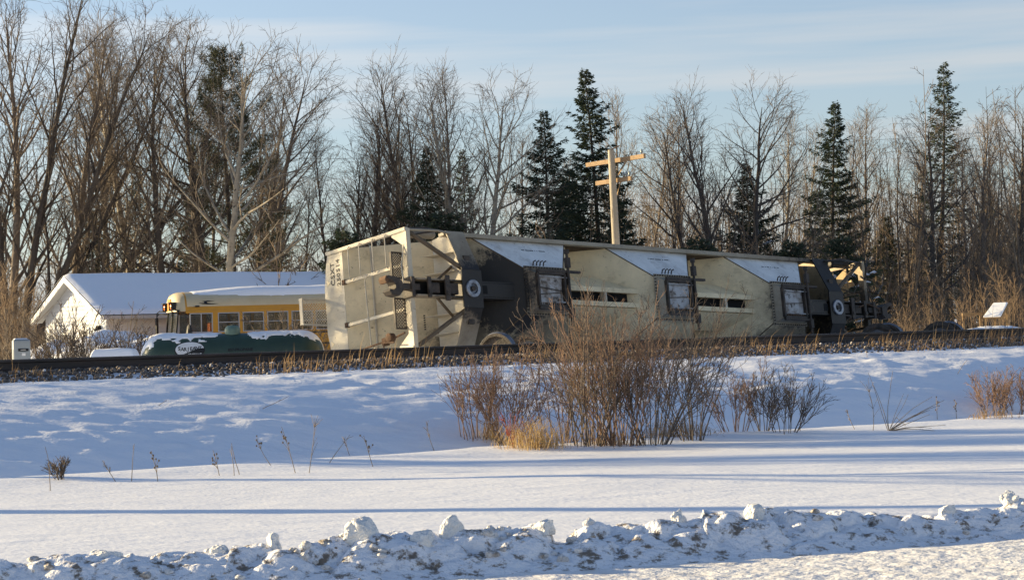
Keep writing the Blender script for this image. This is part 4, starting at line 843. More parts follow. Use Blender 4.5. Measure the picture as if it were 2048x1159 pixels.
for y in (0.0, 2.4):
    m = MB(); m.box(-.02, BL, y - .02, y + .02, .55, 1.80); m.build('side_panel', M['bus'], bus)
    m = MB()
    for z in (1.05, 1.35, 1.70): m.box(-.02, BL, y - .04, y + .04, z, z + .05)
    m.build('rub_rail', M['black'], bus)
    m = MB(); m.box(0, BL, y - .015, y + .015, 2.40, 2.47); m.build('header_rail', M['bus'], bus)
wx = [(.12, .82)] + [(.98 + .76 * k, 1.64 + .76 * k) for k in range(11)]
for y, sgn in ((0.0, -1), (2.4, 1)):
    for i, (a, b) in enumerate(wx):
        m = MB(); c_, d_ = b, (wx[i + 1][0] if i + 1 < len(wx) else BL); m.box(c_, d_, y - .022, y + .022, 1.80, 2.40); m.build('pillar', M['bus'], bus)
        m = MB(); fr = .028
        for (x0, x1, z0, z1) in ((a, b, 2.37, 2.40), (a, b, 1.80, 1.83), (a, a + fr, 1.83, 2.37), (b - fr, b, 1.83, 2.37)): m.box(x0, x1, y - .03, y + .03, z0, z1)
        if i: m.box(a + fr, b - fr, y - .026, y + .026, 2.09, 2.115)
        else: m.box((a + b) / 2 - .015, (a + b) / 2 + .015, y - .026, y + .026, 1.83, 2.37)
        wf = m.build('window_frame', M['busgrey'], bus)
        m = MB(); m.box(a + fr, b - fr, y - .004, y + .004, 1.83, 2.37); m.build('pane', M['glass'], wf)
for k in range(10):
    m = MB(); x = 1.45 + k * .78
    for y0 in (.1, 1.4): m.box(x, x + .12, y0, y0 + .9, 1.2, 2.03)
    m.build('seat_back', M['seat'], bus, bevel=.04)
m = MB(); m.box(.75, .9, .2, .75, 1.3, 2.1); m.build('driver_seat', M['amber'], bus, bevel=.05)
m = MB(); m.box(0, BL, .05, 2.35, .95, 1.0); m.build('floor', M['seat'], bus)
m = MB(); m.box(BL - .02, BL + .02, 0, 2.4, .55, 2.9); m.build('rear_wall', M['bus'], bus)
for x in (-.55, 6.6):
    for y in (.05, 2.35):
        m = MB(); m.lathe([(.2, -.13), (.46, -.13), (.5, -.08), (.5, .08), (.46, .13), (.2, .13)], 28, axis='y', c=(x, y + (.12 if y < 1 else -.12), .5)); wl = m.build('wheel', M['rubber'], bus, True)
        m = MB(); m.lathe([(.02, -.1), (.22, -.06), (.22, .06), (.02, .1)], 18, axis='y', c=(x, y + (.12 if y < 1 else -.12), .5)); m.build('rim', M['busgrey'], wl)
m = MB(); m.box(-1.5, -1.38, .1, 2.3, .45, .75); m.build('bumper', M['black'], bus, bevel=.02)
for (y, d) in ((-.02, -1), (2.42, 1)):
    m = MB(); m.tube([(-.2, y, 2.48), (-.45, y + d * .35, 2.52), (-.5, y + d * .62, 2.46), (-.5, y + d * .62, 2.3)], .018, 6); m.tube([(-.2, y, 2.40), (-.45, y + d * .35, 2.44), (-.5, y + d * .62, 2.38)], .018, 6); m.build('mirror_arm', M['black'], bus)
    if d > 0: m = MB(); m.box(-.55, -.47, y + .5, y + .76, 1.78, 2.32); m.build('mirror', M['black'], bus, bevel=.03)
m = MB(); m.lathe([(.001, -.1), (.12, -.06), (.15, 0), (.12, .06), (.001, .1)], 14, axis='x', c=(.05, -.35, 1.75)); m.v = [(x, y, 1.75 + (z - 1.75) * 2.2) for x, y, z in m.v]; m.build('side_mirror', M['black'], bus, True)
m = MB(); m.box(.30, .42, -.06, .02, 2.585, 2.63); m.build('marker_lamp', M['black'], bus)
def on_roof(u, z): # near-side roof curve
    y = float(np.interp(z, [q[1] for q in S[:7]], [q[0] for q in S[:7]])); return (u, y - .012, z + .004)
m = MB(); q = [(.40, 2.72), (.52, 2.67), (.66, 2.655), (.86, 2.655), (1.04, 2.675), (.80, 2.685), (.69, 2.70), (.66, 2.735), (.92, 2.75), (.70, 2.775), (.50, 2.755), (.58, 2.74), (.585, 2.705), (.5, 2.70)]
tri = [(0, 1, 13), (1, 12, 13), (1, 2, 12), (2, 3, 5), (3, 4, 5), (2, 5, 6), (2, 6, 12), (6, 7, 12), (7, 11, 12), (7, 8, 9), (7, 9, 11), (9, 10, 11)]
m.add([on_roof(*a) for a in q], tri); m.build('bird_emblem', M['black'], bus)
def bus_snow():
    u = np.linspace(.15, BL, 110); v = np.linspace(.2, 2.2, 40); U, Vv = np.meshgrid(u, v)
    zr_ = np.interp(Vv, [q[0] for q in S], [q[1] for q in S]); lim = .36 - .12 * sst(U, .3, 2.0) + .10 * fbm(U * 1.2, U * 0, 3, 6)
    e = np.minimum(np.minimum(sst(Vv - lim, 0, .22), sst(2.4 - lim - Vv, 0, .22)), sst(U, .2, 2.4))
    h = np.where(e > 0.001, .012 + .13 * e ** .6 + .035 * fbm(U * .8, Vv * 1.5, 4, 2) * e, -.03)
    i = np.arange(U.size).reshape(U.shape); Fc = np.stack([i[:-1, :-1], i[:-1, 1:], i[1:, 1:], i[1:, :-1]], -1).reshape(-1, 4)
    link('roof_snow', npmesh('roof_snow', np.stack([U, Vv, zr_ + h], -1).reshape(-1, 3), Fc, True), M['cap'], bus)
bus_snow()

# ------------------------------------------------------------------ telegraph pole
M['polewood'] = mat('weathered_pole', (0.42, 0.37, 0.29), 0.85, (0.30, 0.26, 0.20), 3, bump=0.5, bscale=10, stretch=(1, 1, 0.12), col3=(0.10, 0.08, 0.06), n3=9, lo3=0.62, hi3=0.68)
M['armwood'] = mat('crossarm_timber', (0.38, 0.26, 0.15), 0.85, (0.24, 0.165, 0.10), 4, bump=0.4, stretch=(.3, 1, 1))
M['insul'] = mat('glass_insulator', (0.30, 0.34, 0.33), 0.2)
pt = at(1222, 300, 62.0); pb = at(1232.5, 495, 62.0); gp = gz(pb[0], pb[1]); d = (pt - pb) / (pt[2] - pb[2]); base = pb + d * (gp - pb[2])
pole = empty('utility_pole', base, 0, 'weathered wooden telegraph pole with two crossarms rising behind the hopper', 'utility pole')
top = pt - base; m = MB(); m.tube([tuple(top * k) for k in np.linspace(0, 1, 12)], [.155 - .055 * k for k in np.linspace(0, 1, 12)], 18)
m.build('post', M['polewood'], pole, True)
for (py_, hl, sh) in ((320.5, 1.22, .05), (361, .74, .0)):
    c = at(1228 + sh * 60, py_, 62.12) - base; dv = Vector((.70, -.70, .035)).normalized(); c = Vector(c) + Vector((.0, .12, 0))
    m = MB(); m.bar(c - dv * hl, c + dv * hl, .10, .135); ar = m.build('crossarm', M['armwood'], pole, bevel=.006)
    for q in (.55, .72, .9, -.35):
        pp = c + dv * hl * q; m = MB(); m.tube([pp + Vector((0, 0, .06)), pp + Vector((0, 0, .16))], .014, 6)
        if hl > 1 and q != .9 or (hl < 1 and q < 0): m.build('pin', M['rust'], ar); continue
        m.build('pin', M['rust'], ar); m = MB(); m.lathe([(.03, .12), (.045, .14), (.04, .19), (.03, .22), (.001, .24)], 10, c=tuple(pp)); m.build('insulator', M['insul'], ar, True)
    m = MB(); m.bar(c + dv * hl * .45 + Vector((-.04, -.04, -.05)), Vector((c.x, c.y, c.z - .45)) + Vector((.08, -.1, 0)), .012, .035); m.bar(c - dv * hl * .2 + Vector((-.04, -.04, -.05)), Vector((c.x, c.y, c.z - .3)) + Vector((-.05, -.1, 0)), .012, .03); m.build('arm_brace', M['armwood'], pole)
m = MB(); m.tube([tuple(top), tuple(top + np.array([.1, 0, .06])), tuple(top + np.array([.26, -.1, .12]))], .02, 6); m.build('top_bracket', M['rust'], pole)
# distant overhead wires
M['wire'] = mat('grey_wire', (0.12, 0.12, 0.12), 0.6)
for i, (ya, yb, lab) in enumerate(((277, 268, 'topmost thin overhead wire crossing between the left trees'), (343, 330, 'second overhead wire passing behind the bare trees'), (367, 352, 'lowest thin overhead wire behind the bare trees'))):
    a = at(-200, ya + 30, 120); b = at(2300, yb - 30, 130); m = MB(); m.tube([tuple(a + (b - a) * k - np.array([0, 0, 1.2 * 4 * k * (1 - k)])) for k in np.linspace(0, 1, 24)], .011, 5); o = m.build('overhead_wire', M['wire']); tagit(o, lab, 'wire', 'overhead wires')

# ------------------------------------------------------------------ snowy odds and ends right of the hopper
M['plank'] = mat('old_plank', (0.30, 0.20, 0.10), 0.85, (0.2, 0.13, 0.07), 4, bump=.3)
p = at(1985, 615, 60.0); lb = empty('leaning_panel', (p[0], p[1], p[2] - .3), R(-25), 'snow-covered sloping panel leaning in the brush at far right', 'panel')
m = MB(); m.plate([(-.30, 0, 0), (.26, 0, .0), (.42, .35, .40), (-.02, .35, .40)], .05); m.build('board', M['plank'], lb)
for (x_, y_, zt_) in ((-.22, .03, .02), (.2, .03, .02), (.36, .32, .36), (0.0, .32, .36)):
    m = MB(); m.box(x_ - .03, x_ + .03, y_ - .03, y_ + .03, -.75, zt_); m.build('prop', M['plank'], lb)
m = MB(); m.plate([(-.28, -.04, .03), (.24, -.04, .03), (.40, .30, .44), (-.02, .30, .44)], .06); m.build('snow_cover', M['cap'], lb, bevel=.02)
p = at(1945, 628, 60.5); br = empty('board_rail', tuple(p), 0, 'short tan board on two posts left of the snowy panel', 'rail'); m = MB(); m.bar((-.32, 0, 0), (.32, .1, .01), .1, .09); m.build('board', M['plank'], br, bevel=.01)
for x_ in (-.26, .26):
    m = MB(); m.box(x_ - .03, x_ + .03, .06, .12, gz(p[0], p[1]) - p[2] - .1, -.05); m.build('post', M['plank'], br)
heap('snow_drift', 1985, 654, 58.0, 1.6, .7, .35, 'low snow drift along the far side of the rail at right', 15)['category'] = 'snow drift'
# ------------------------------------------------------------------ trees
class TB:
    """tapered branch tubes gathered by (points, sides) and meshed in one go"""
    def __init__(s): s.g = {}
    def add(s, pts, rad, sides): s.g.setdefault((len(pts), sides), []).append((pts, rad))
    def arrays(s):
        Vs, Fs, n0 = [], [], 0
        for (n, k), L in s.g.items():
            P = np.array([a for a, _ in L]); Rr = np.array([b for _, b in L]); T = np.gradient(P, axis=1); T /= np.linalg.norm(T, axis=2, keepdims=True) + 1e-9
            ref = np.where(np.abs(T[..., 2:3]) > .9, np.array([1.0, 0, 0]), np.array([0, 0, 1.0])); A = np.cross(T, ref); A /= np.linalg.norm(A, axis=2, keepdims=True) + 1e-9; B = np.cross(T, A)
            an = np.arange(k) * 2 * math.pi / k
            V = P[:, :, None, :] + Rr[:, :, None, None] * (np.cos(an)[None, None, :, None] * A[:, :, None, :] + np.sin(an)[None, None, :, None] * B[:, :, None, :])
            idx = n0 + np.arange(V.shape[0] * n * k).reshape(V.shape[0], n, k); j = np.roll(idx, -1, axis=2)
            Fs.append(np.stack([idx[:, :-1], j[:, :-1], j[:, 1:], idx[:, 1:]], -1).reshape(-1, 4)); Vs.append(V.reshape(-1, 3)); n0 += V.shape[0] * n * k
        return np.concatenate(Vs), np.concatenate(Fs)
def nrm(v): return v / (np.linalg.norm(v) + 1e-9)
def side_dir(d, rg, ang, az=None):
    a = np.cross(d, [0, 0, 1.0]);
    if np.linalg.norm(a) < .05: a = np.array([1.0, 0, 0])
    a = nrm(a); b = np.cross(d, a); az = rg.uniform(0, 6.283) if az is None else az
    return nrm(d * math.cos(ang) + (a * math.cos(az) + b * math.sin(az)) * math.sin(ang))
def path(p, d, L, n, rg, wob, up):
    pts = [np.array(p)]; st = L / (n - 1)
    for i in range(n - 1):
        d = nrm(d + rg.normal(0, wob, 3) + np.array([0, 0, up])); pts.append(pts[-1] + d * st)
    return np.array(pts)
def bare(seed, h=12.0, tr=.16, nl=22, c0=.3, ang=.75, spread=.30, dens=2.0, lean=(0, 0), wob=.035, tw=.0062, twl=.55, T=None, C=None, base=(0, 0, -.2), up1=.07):
    """a leafless tree: trunk and limbs tubes in T, everything finer in C"""
    rg = np.random.RandomState(seed); T = T or TB(); C = C or TB()
    n = 14; d0 = nrm(np.array([lean[0], lean[1], 1.0])); tp = path(base, d0, h * .97, n, rg, wob, .03); tt = np.linspace(0, 1, n)
    rad = tr * (1 - tt) ** .75 * .92 + .012; rad[0] *= 1.35; T.add(tp, rad, 9)
    az = rg.uniform(0, 6)
    for i in range(nl):
        t = c0 + (1 - c0) * ((i + rg.rand()) / nl) ** .85 * .97; az += 2.4 + rg.normal(0, .5)
        k = t * (n - 1); i0 = min(int(k), n - 2); p = tp[i0] + (tp[i0 + 1] - tp[i0]) * (k - i0); dd = nrm(tp[i0 + 1] - tp[i0])
        L = (h * spread * (1.05 - t) ** .55 * rg.uniform(.65, 1.2)) + .5; a = ang * (1.15 - .45 * t) * rg.uniform(.8, 1.2)
        d = side_dir(dd, rg, a, az); r0 = min(np.interp(t, tt, rad) * .55, .012 + L * .013); lp = path(p, d, L, 7, rg, .10, up1); T.add(lp, np.linspace(r0, tw * 1.3, 7), 5)
        n2 = int(L * dens * 1.2) + 3
        for q in range(n2):
            s = .18 + .8 * (q + rg.rand()) / n2; k = s * 6; i1 = min(int(k), 5); p2 = lp[i1] + (lp[i1 + 1] - lp[i1]) * (k - i1); d2 = nrm(lp[i1 + 1] - lp[i1])
            L2 = (L * .42 * (1.1 - s) + .35) * rg.uniform(.6, 1.25); r2 = max(r0 * (1 - s) * .6, tw * 1.15); bp = path(p2, side_dir(d2, rg, rg.uniform(.45, .9)), L2, 5, rg, .12, .06); C.add(bp, np.linspace(r2, tw * .9, 5), 3)
            n3 = int(L2 * dens * 2.2) + 2
            for w3 in range(n3):
                s3 = .15 + .85 * (w3 + rg.rand()) / n3; k = s3 * 4; i2 = min(int(k), 3); p3 = bp[i2] + (bp[i2 + 1] - bp[i2]) * (k - i2); d3 = nrm(bp[i2 + 1] - bp[i2])
                L3 = twl * rg.uniform(.45, 1.2); wp = path(p3, side_dir(d3, rg, rg.uniform(.4, .9)), L3, 3, rg, .16, .05); C.add(wp, np.array([tw, tw * .85, tw * .45]), 3)
                for _ in range(rg.randint(0, 3)):
                    p4 = wp[1] + (wp[2] - wp[1]) * rg.rand(); C.add(np.array([p4, p4 + side_dir(nrm(wp[2] - wp[0]), rg, .7) * L3 * rg.uniform(.3, .6)]), np.array([tw * .8, tw * .4]), 3)
    return T, C
def proto(name, T, C):
    a = npmesh(name + '_trunk', *T.arrays(), True); b = npmesh(name + '_crown', *C.arrays(), True); V = np.concatenate([np.array([v.co[2] for v in b.vertices])]).max()
    return a, b, float(V)
PB = {}
PB['aspen'] = proto('aspen', *bare(1, 12, .13, 26, .28, .70, .26, 2.1))
PB['poplar'] = proto('poplar', *bare(2, 12, .17, 28, .22, .62, .34, 1.65, wob=.045))
PB['wide'] = proto('wide', *bare(3, 11, .18, 26, .20, .95, .42, 1.6, wob=.055))
PB['slim'] = proto('slim', *bare(4, 12, .085, 22, .40, .60, .17, 2.0, wob=.03))
PB['slim2'] = proto('slim2', *bare(5, 12, .10, 24, .30, .75, .20, 2.0, wob=.05))
PB['fork'] = proto('fork', *(lambda a: bare(7, 9.5, .11, 18, .3, .75, .32, 2.0, (-.28, .1), .05, T=a[0], C=a[1]))(bare(6, 11.5, .15, 22, .25, .75, .32, 2.0, (.16, 0), .05)))
def multi(seed, stems):
    T, C = TB(), TB()
    for i, (lx, ly, h, r_, ang) in enumerate(stems): bare(seed + i, h, r_, 24, .18, ang, .30, 1.75, (lx, ly), .035, T=T, C=C, base=(lx * .3, ly * .3, -.2), up1=.06)
    return T, C
PB['clump'] = proto('clump', *multi(20, [(-.28, .1, 14, .19, .55), (-.05, -.1, 15.5, .22, .5), (.14, .1, 15, .18, .55), (.34, -.05, 14, .16, .6), (.80, .1, 12, .14, .6), (-.6, 0, 12, .15, .6), (.5, .2, 13, .12, .7)]))
PB['stout'] = proto('stout', *bare(55, 9, .32, 12, .35, .8, .25, 1.2, wob=.07))
PB['grove'] = proto('grove', *multi(40, [(-.22, .1, 9.5, .11, .6), (-.04, -.1, 11, .12, .55), (.15, .1, 10.5, .11, .6), (.3, -.05, 9.0, .09, .6)]))

def spruce(seed, h=11.0, rb=1.9, dens=1.0, shape=.85, droop=.25, snow=0.0, pine=False):
    rg = np.random.RandomState(seed); T = TB(); tp = path((0, 0, -.2), np.array([0, 0, 1.0]), h, 12, rg, .012, .05); T.add(tp, np.linspace(.03 + h * .011, .012, 12), 8)
    Vn, Vs = [], []
    z = h * (.30 if pine else .06); lev = 0
    while z < h - .1:
        f = 1 - z / h; R0 = rb * f ** shape + .04; nb = rg.randint(5, 8) if not pine else rg.randint(3, 6); a0 = rg.uniform(0, 6); R1 = R0 * rg.uniform(.6, 1.2)
        for b in range(nb):
            a = a0 + b * 6.283 / nb + rg.normal(0, .22); L = R1 * rg.uniform(.5, 1.25)
            if rg.rand() < .08: L *= .5
            zz = z + rg.uniform(-.12, .12); e = .35 * (1 - f) - droop * f + rg.normal(0, .08)
            x0, y0 = np.interp(zz, tp[:, 2], tp[:, 0]), np.interp(zz, tp[:, 2], tp[:, 1])
            u = np.array([math.cos(a), math.sin(a), 0]); v = np.array([-math.sin(a), math.cos(a), 0])
            n = 5; sb = np.linspace(0, 1, n); cur = [np.array([x0, y0, zz]) + u * L * s + np.array([0, 0, L * (e * s + .22 * s * s)]) for s in sb]; T.add(np.array(cur), np.linspace(.006 + .010 * L, .005, n), 3)
            cnt = int((7 + 46 * L) * dens)
            s = rg.rand(cnt) ** .75; s = .12 + .9 * s if not pine else .45 + .6 * s
            wdt = (.10 + .32 * L * np.clip(1 - s, 0, 1) ** .8 * (s + .25)); off = rg.uniform(-1, 1, cnt) * wdt; hang = rg.uniform(-.10, .05, cnt) * (.6 + .4 * L) * (.4 if pine else 1)
            c = np.array([x0, y0, zz]) + u * (L * s)[:, None] + v * off[:, None] + np.array([0, 0, 1]) * (L * (e * s + .22 * s * s) + hang + (rg.uniform(-.16, .22, cnt) if pine else 0))[:, None]
            dr = u * rg.uniform(.25, 1, cnt)[:, None] + v * (np.sign(off) * rg.uniform(0, .9, cnt))[:, None] + np.array([0, 0, 1]) * rg.uniform(-.55, .25, cnt)[:, None]
            if pine: dr = rg.normal(0, 1, (cnt, 3)) * [1, 1, .8] + [0, 0, .5]
            dr /= np.linalg.norm(dr, axis=1, keepdims=True); le = rg.uniform(.12, .26, cnt)[:, None] * ((.5 + .5 * min(1, f * 3)) if not pine else .9)
            sd = np.cross(dr, rg.normal(0, 1, (cnt, 3))); sd /= np.linalg.norm(sd, axis=1, keepdims=True); sd *= rg.uniform(.018, .04, cnt)[:, None] * (1 if not pine else .45)
            Vn.append(np.stack([c - sd, c + sd, c + dr * le + sd * .25, c + dr * le - sd * .25], 1))
            if snow and f > .35 and rg.rand() < snow:
                k = 5; s_ = rg.uniform(.4, 1, k); c2 = np.array([x0, y0, zz]) + u * (L * s_)[:, None] + v * (rg.uniform(-.4, .4, k) * .3)[:, None] + np.array([0, 0, 1]) * (L * (e * s_ + .22 * s_ ** 2) + .05)[:, None]
                q = np.array([[1, 0], [.4, .8], [-.5, .7], [-1, -.1], [-.3, -.8], [.6, -.7]])
                for cc in c2:
                    rr_ = rg.uniform(.05, .14); ring = cc + (u * q[:, :1] * 1.5 + v * q[:, 1:]) * rr_ + np.array([0, 0, 1]) * rg.uniform(-.03, .0, (6, 1)); tp_ = cc + np.array([0, 0, .05]); Vs += [np.array([ring[i], ring[(i + 1) % 6], tp_, tp_]) for i in range(6)]
        z += (.13 + .30 * f) * (1.25 if pine else 1.0); lev += 1
    Vn = np.concatenate(Vn); F = np.arange(len(Vn) * 4).reshape(-1, 4)
    a = npmesh('conifer_trunk', *T.arrays(), True); b = npmesh('conifer_crown', Vn.reshape(-1, 3), F); s_me = None
    if Vs:
        Vs = np.array(Vs)[:, :3]; s_me = npmesh('bough_snow', Vs.reshape(-1, 3), np.arange(len(Vs) * 3).reshape(-1, 3), True)
    return a, b, h, s_me
PC = {'spruce': spruce(61, 11, 3.0, 1.0, .88, .38), 'spruce2': spruce(62, 12, 3.1, 1.0, .85, .42), 'full': spruce(63, 9, 3.0, 1.05, .9, .35, .25), 'thin': spruce(64, 13, 2.4, .6, .75, .4), 'low': spruce(65, 4.5, 1.7, 1.3, .7, .35, .55), 'pine': spruce(66, 12, 3.1, 3.0, .55, -.05, 0, True)}

def place_tree(kind, px, py, Y, label, bx=None, rz=None, barkm='bark', twigm='twig', name=None, group=None, wide=1.0, top_extra=0.0):
    con = kind in PC; pr = PC[kind] if con else PB[kind]
    top = at(px, py, Y); bxp = px if bx is None else bx; bs = at(bxp, 560, Y); z0 = gz(bs[0], bs[1]); h = top[2] - z0; s = h / pr[2] * 1.0
    rz = (px * 1.37 + Y) % 6.283 if rz is None else rz
    nm = name or ('spruce_tree' if con and kind != 'pine' else 'pine_tree' if con else 'bare_tree')
    r_ = empty(nm, (bs[0], bs[1], z0), 0, label, 'tree', group)
    r_.rotation_euler = (0, math.atan2(top[0] - bs[0], h), 0)
    t = link('trunk', pr[0].copy() if False else pr[0], None, r_); c = link('crown', pr[1], None, r_)
    parts = [t, c]
    if con and pr[3] is not None: parts.append(tagit(link('bough_snow', pr[3], None, r_), kind='stuff'))
    for q, mt in zip(parts, (M[barkm], M['pineneedle' if kind == 'pine' else 'needle'] if con else M[twigm], M['cap'])):
        q.scale = (s * wide, s * wide, s); q.rotation_euler = (0, 0, rz)
        if not q.data.materials: q.data.materials.append(mt)
        q.material_slots[0].link = 'OBJECT'; q.material_slots[0].material = mt
    return r_
B_ = [('clump', 30, -150, 78, 'huge many-stemmed bare tree at the left edge, its limbs sweeping right', 22, 0.0, 'barkdark', 'twigdark'),
 ('poplar', 150, -40, 80, 'tall bare tree just right of the huge left-edge tree', 140, None, 'bark', 'twig'),
 ('aspen', 215, 20, 92, 'bare tree above the peak of the house roof', 230, None, 'bark', 'twig'),
 ('poplar', 268, 0, 84, 'bare tree with a sunlit trunk above the left part of the snowy roof', 278, None, 'barkpale', 'twig'),
 ('poplar', 345, 5, 78, 'bare tree with a straight dark trunk above the front of the bus', 338, None, 'barkdark', 'twig'),
 ('wide', 372, 20, 80, 'left-leaning bare tree above the bus roof snow', 418, None, 'barkdark', 'twigdark'),
 ('wide', 480, 25, 74, 'pale forked bare tree standing before the pine, its crown reaching right', 440, 2.0, 'barkpale', 'twig'),
 ('slim2', 520, 120, 88, 'thin bare tree at the right side of the pine', 510, None, 'bark', 'twig'),
 ('slim2', 585, 330, 82, 'short crooked bare tree leaning left at the right end of the snowy roof', 615, None, 'barkdark', 'twig'),
 ('slim2', 655, 235, 88, 'low bare tree left of the dark-stemmed group over the hopper end', 665, None, 'barkdark', 'twigdark'),
 ('poplar', 698, 185, 82, 'dark-stemmed bare tree above the hopper reporting marks', 735, None, 'barkdark', 'twigdark'),
 ('grove', 752, 175, 80, 'many-stemmed dark bare tree above the hopper end ladder', 735, 1.0, 'barkdark', 'twigdark'),
 ('fork', 800, 165, 84, 'forked bare tree leaning left beside the tall poplar', 828, None, 'barkdark', 'twigdark'),
 ('poplar', 832, 68, 78, 'tallest straight bare poplar above the near end of the hopper', 826, None, 'barkdark', 'twig'),
 ('aspen', 878, 110, 86, 'bare tree just right of the tallest poplar', 905, None, 'bark', 'twig'),
 ('poplar', 925, 92, 76, 'pale-trunked bare aspen above the hopper bolster', 938, None, 'barkpale', 'twig'),
 ('wide', 995, 118, 75, 'bare aspen with crown spreading right toward the spruces', 955, 1.2, 'barkpale', 'twig'),
 ('aspen', 1232, 165, 104, 'distant slim bare tree right of the tallest middle spruce', 1240, None, 'bark', 'twig'),
 ('slim2', 1285, 215, 96, 'slim bare tree right of the utility pole', 1300, None, 'bark', 'twig'),
 ('wide', 1325, 180, 86, 'left-leaning bare tree between the pole and the big bare tree', 1398, None, 'barkdark', 'twig'),
 ('poplar', 1425, 128, 76, 'big dark bare tree above the middle of the hopper roof line', 1442, None, 'barkdark', 'twigdark'),
 ('wide', 1515, 125, 80, 'bare tree with broad rounded crown behind the dark low spruce', 1500, 2.4, 'barkdark', 'twig'),
 ('aspen', 1560, 215, 92, 'bare tree left of the right-hand dark spruce', 1565, None, 'barkpale', 'twig'),
 ('slim', 1612, 225, 96, 'slim bare tree directly left of the right-hand dark spruce', 1610, None, 'barkpale', 'twig'),
 ('slim', 1690, 215, 90, 'slim bare tree directly right of the right-hand dark spruce', 1692, None, 'bark', 'twig'),
 ('aspen', 1738, 200, 92, 'bare tree above the far end of the hopper', 1730, None, 'bark', 'twig'),
 ('slim', 1775, 250, 86, 'thin dark bare tree behind the torn-off truck', 1800, None, 'barkdark', 'twigdark'),
 ('wide', 1842, 185, 80, 'dark bare tree with arching limbs in front of the tall right spruce', 1868, 0.6, 'barkdark', 'twigdark'),
 ('slim2', 1815, 240, 98, 'thin bare tree left of the tall right spruce', 1820, None, 'bark', 'twig'),
 ('aspen', 1935, 245, 90, 'bare tree just right of the tall right spruce', 1930, None, 'bark', 'twig'),
 ('poplar', 1988, 175, 82, 'upright bare tree near the right edge', 1972, None, 'bark', 'twig'),
 ('wide', 2035, 160, 84, 'bare tree at the right edge of the picture', 2030, None, 'barkdark', 'twigdark'),
 ('slim', 1962, 215, 94, 'slender bare tree between the two trees near the right edge', 1955, None, 'bark', 'twig'),
 ('slim', 1120, 290, 98, 'small bare tree seen between the two middle spruces', 1128, None, 'bark', 'twig'),
 ('slim2', 1372, 205, 98, 'distant bare tree left of the big dark bare tree', 1368, None, 'bark', 'twig'),
 ('slim', 425, 90, 96, 'slim bare tree left of the pine', 420, None, 'bark', 'twig'),
 ('slim2', 190, 40, 90, 'slender bare tree rising over the house gable', 196, 4.0, 'barkdark', 'twig'),
 ('aspen', 400, 15, 88, 'upright bare tree just left of the pale forked tree', 402, 3.0, 'bark', 'twig'),
 ('fork', 540, 60, 86, 'forked bare tree over the right half of the bus', 525, 1.0, 'bark', 'twig'),
 ('poplar', 20, -80, 90, 'bare tree cut by the left edge of the picture', 12, 0.4, 'bark', 'twigdark'),
 ('slim2', 1060, 235, 92, 'thin bare tree left of the left middle spruce', 1045, None, 'bark', 'twig')]
for (k, px, py, Y, lab, bx, rz, bm_, tm_) in B_: place_tree(k, px, py, Y, lab, bx, rz, bm_, tm_, group='leafless trees along the wood edge')
C_ = [('pine', 455, 100, 82, 'ragged pine rising behind the pale forked tree', 470), ('spruce', 850, 288, 76, 'dark narrow spruce behind the tall bare poplar', 852),
 ('spruce', 1088, 215, 77, 'left one of the two dark spruces by the utility pole', 1098), ('spruce2', 1188, 132, 80, 'tallest dark spruce just left of the utility pole', 1205),
 ('full', 1496, 325, 82, 'low dark spruce under the broad rounded bare crown', 1505), ('spruce2', 1655, 200, 84, 'dark pointed spruce right of the middle, above the hopper far end', 1662),
 ('thin', 1873, 126, 92, 'tall spruce with open boughs near the right edge', 1870), ('thin', 925, 300, 96, 'brownish distant spruce behind the pale aspens', 930),
 ('full', 1140, 335, 84, 'low broad spruce filling in between the middle spruces', 1140), ('full', 1242, 395, 83, 'low broad spruce just right of the utility pole', 1245),
 ('low', 1398, 472, 70, 'low snow-flecked spruce above the second bay of the hopper', 1398), ('low', 1585, 478, 71, 'low snow-flecked spruce left of the hopper far bolster', 1585),
 ('low', 1680, 470, 70, 'low snow-flecked spruce under the right-hand dark spruce', 1680), ('low', 690, 455, 72, 'low dark spruce peeping over the hopper reporting marks', 690),
 ('thin', 255, 330, 98, 'thin dark spruce deep behind the left part of the house roof', 255), ('thin', 545, 300, 98, 'thin dark spruce deep behind the right end of the house roof', 540),
 ('thin', 1965, 360, 98, 'thin dark spruce deep in the wood near the right edge', 1965), ('thin', 2040, 320, 96, 'thin dark spruce deep in the wood at the right edge', 2040),
 ('full', 1770, 430, 92, 'low dark spruce deep in the wood behind the torn-off truck', 1770), ('low', 885, 420, 73, 'low dark spruce above the hopper bolster', 885), ('full', 180, 420, 90, 'low dark spruce behind the peak of the house', 180), ('full', 380, 400, 92, 'low dark spruce behind the bus roof', 385)]
for (k, px, py, Y, lab, bx) in C_: place_tree(k, px, py, Y, lab, bx, None, 'barkdark', 'twig', group='evergreens along the wood edge')
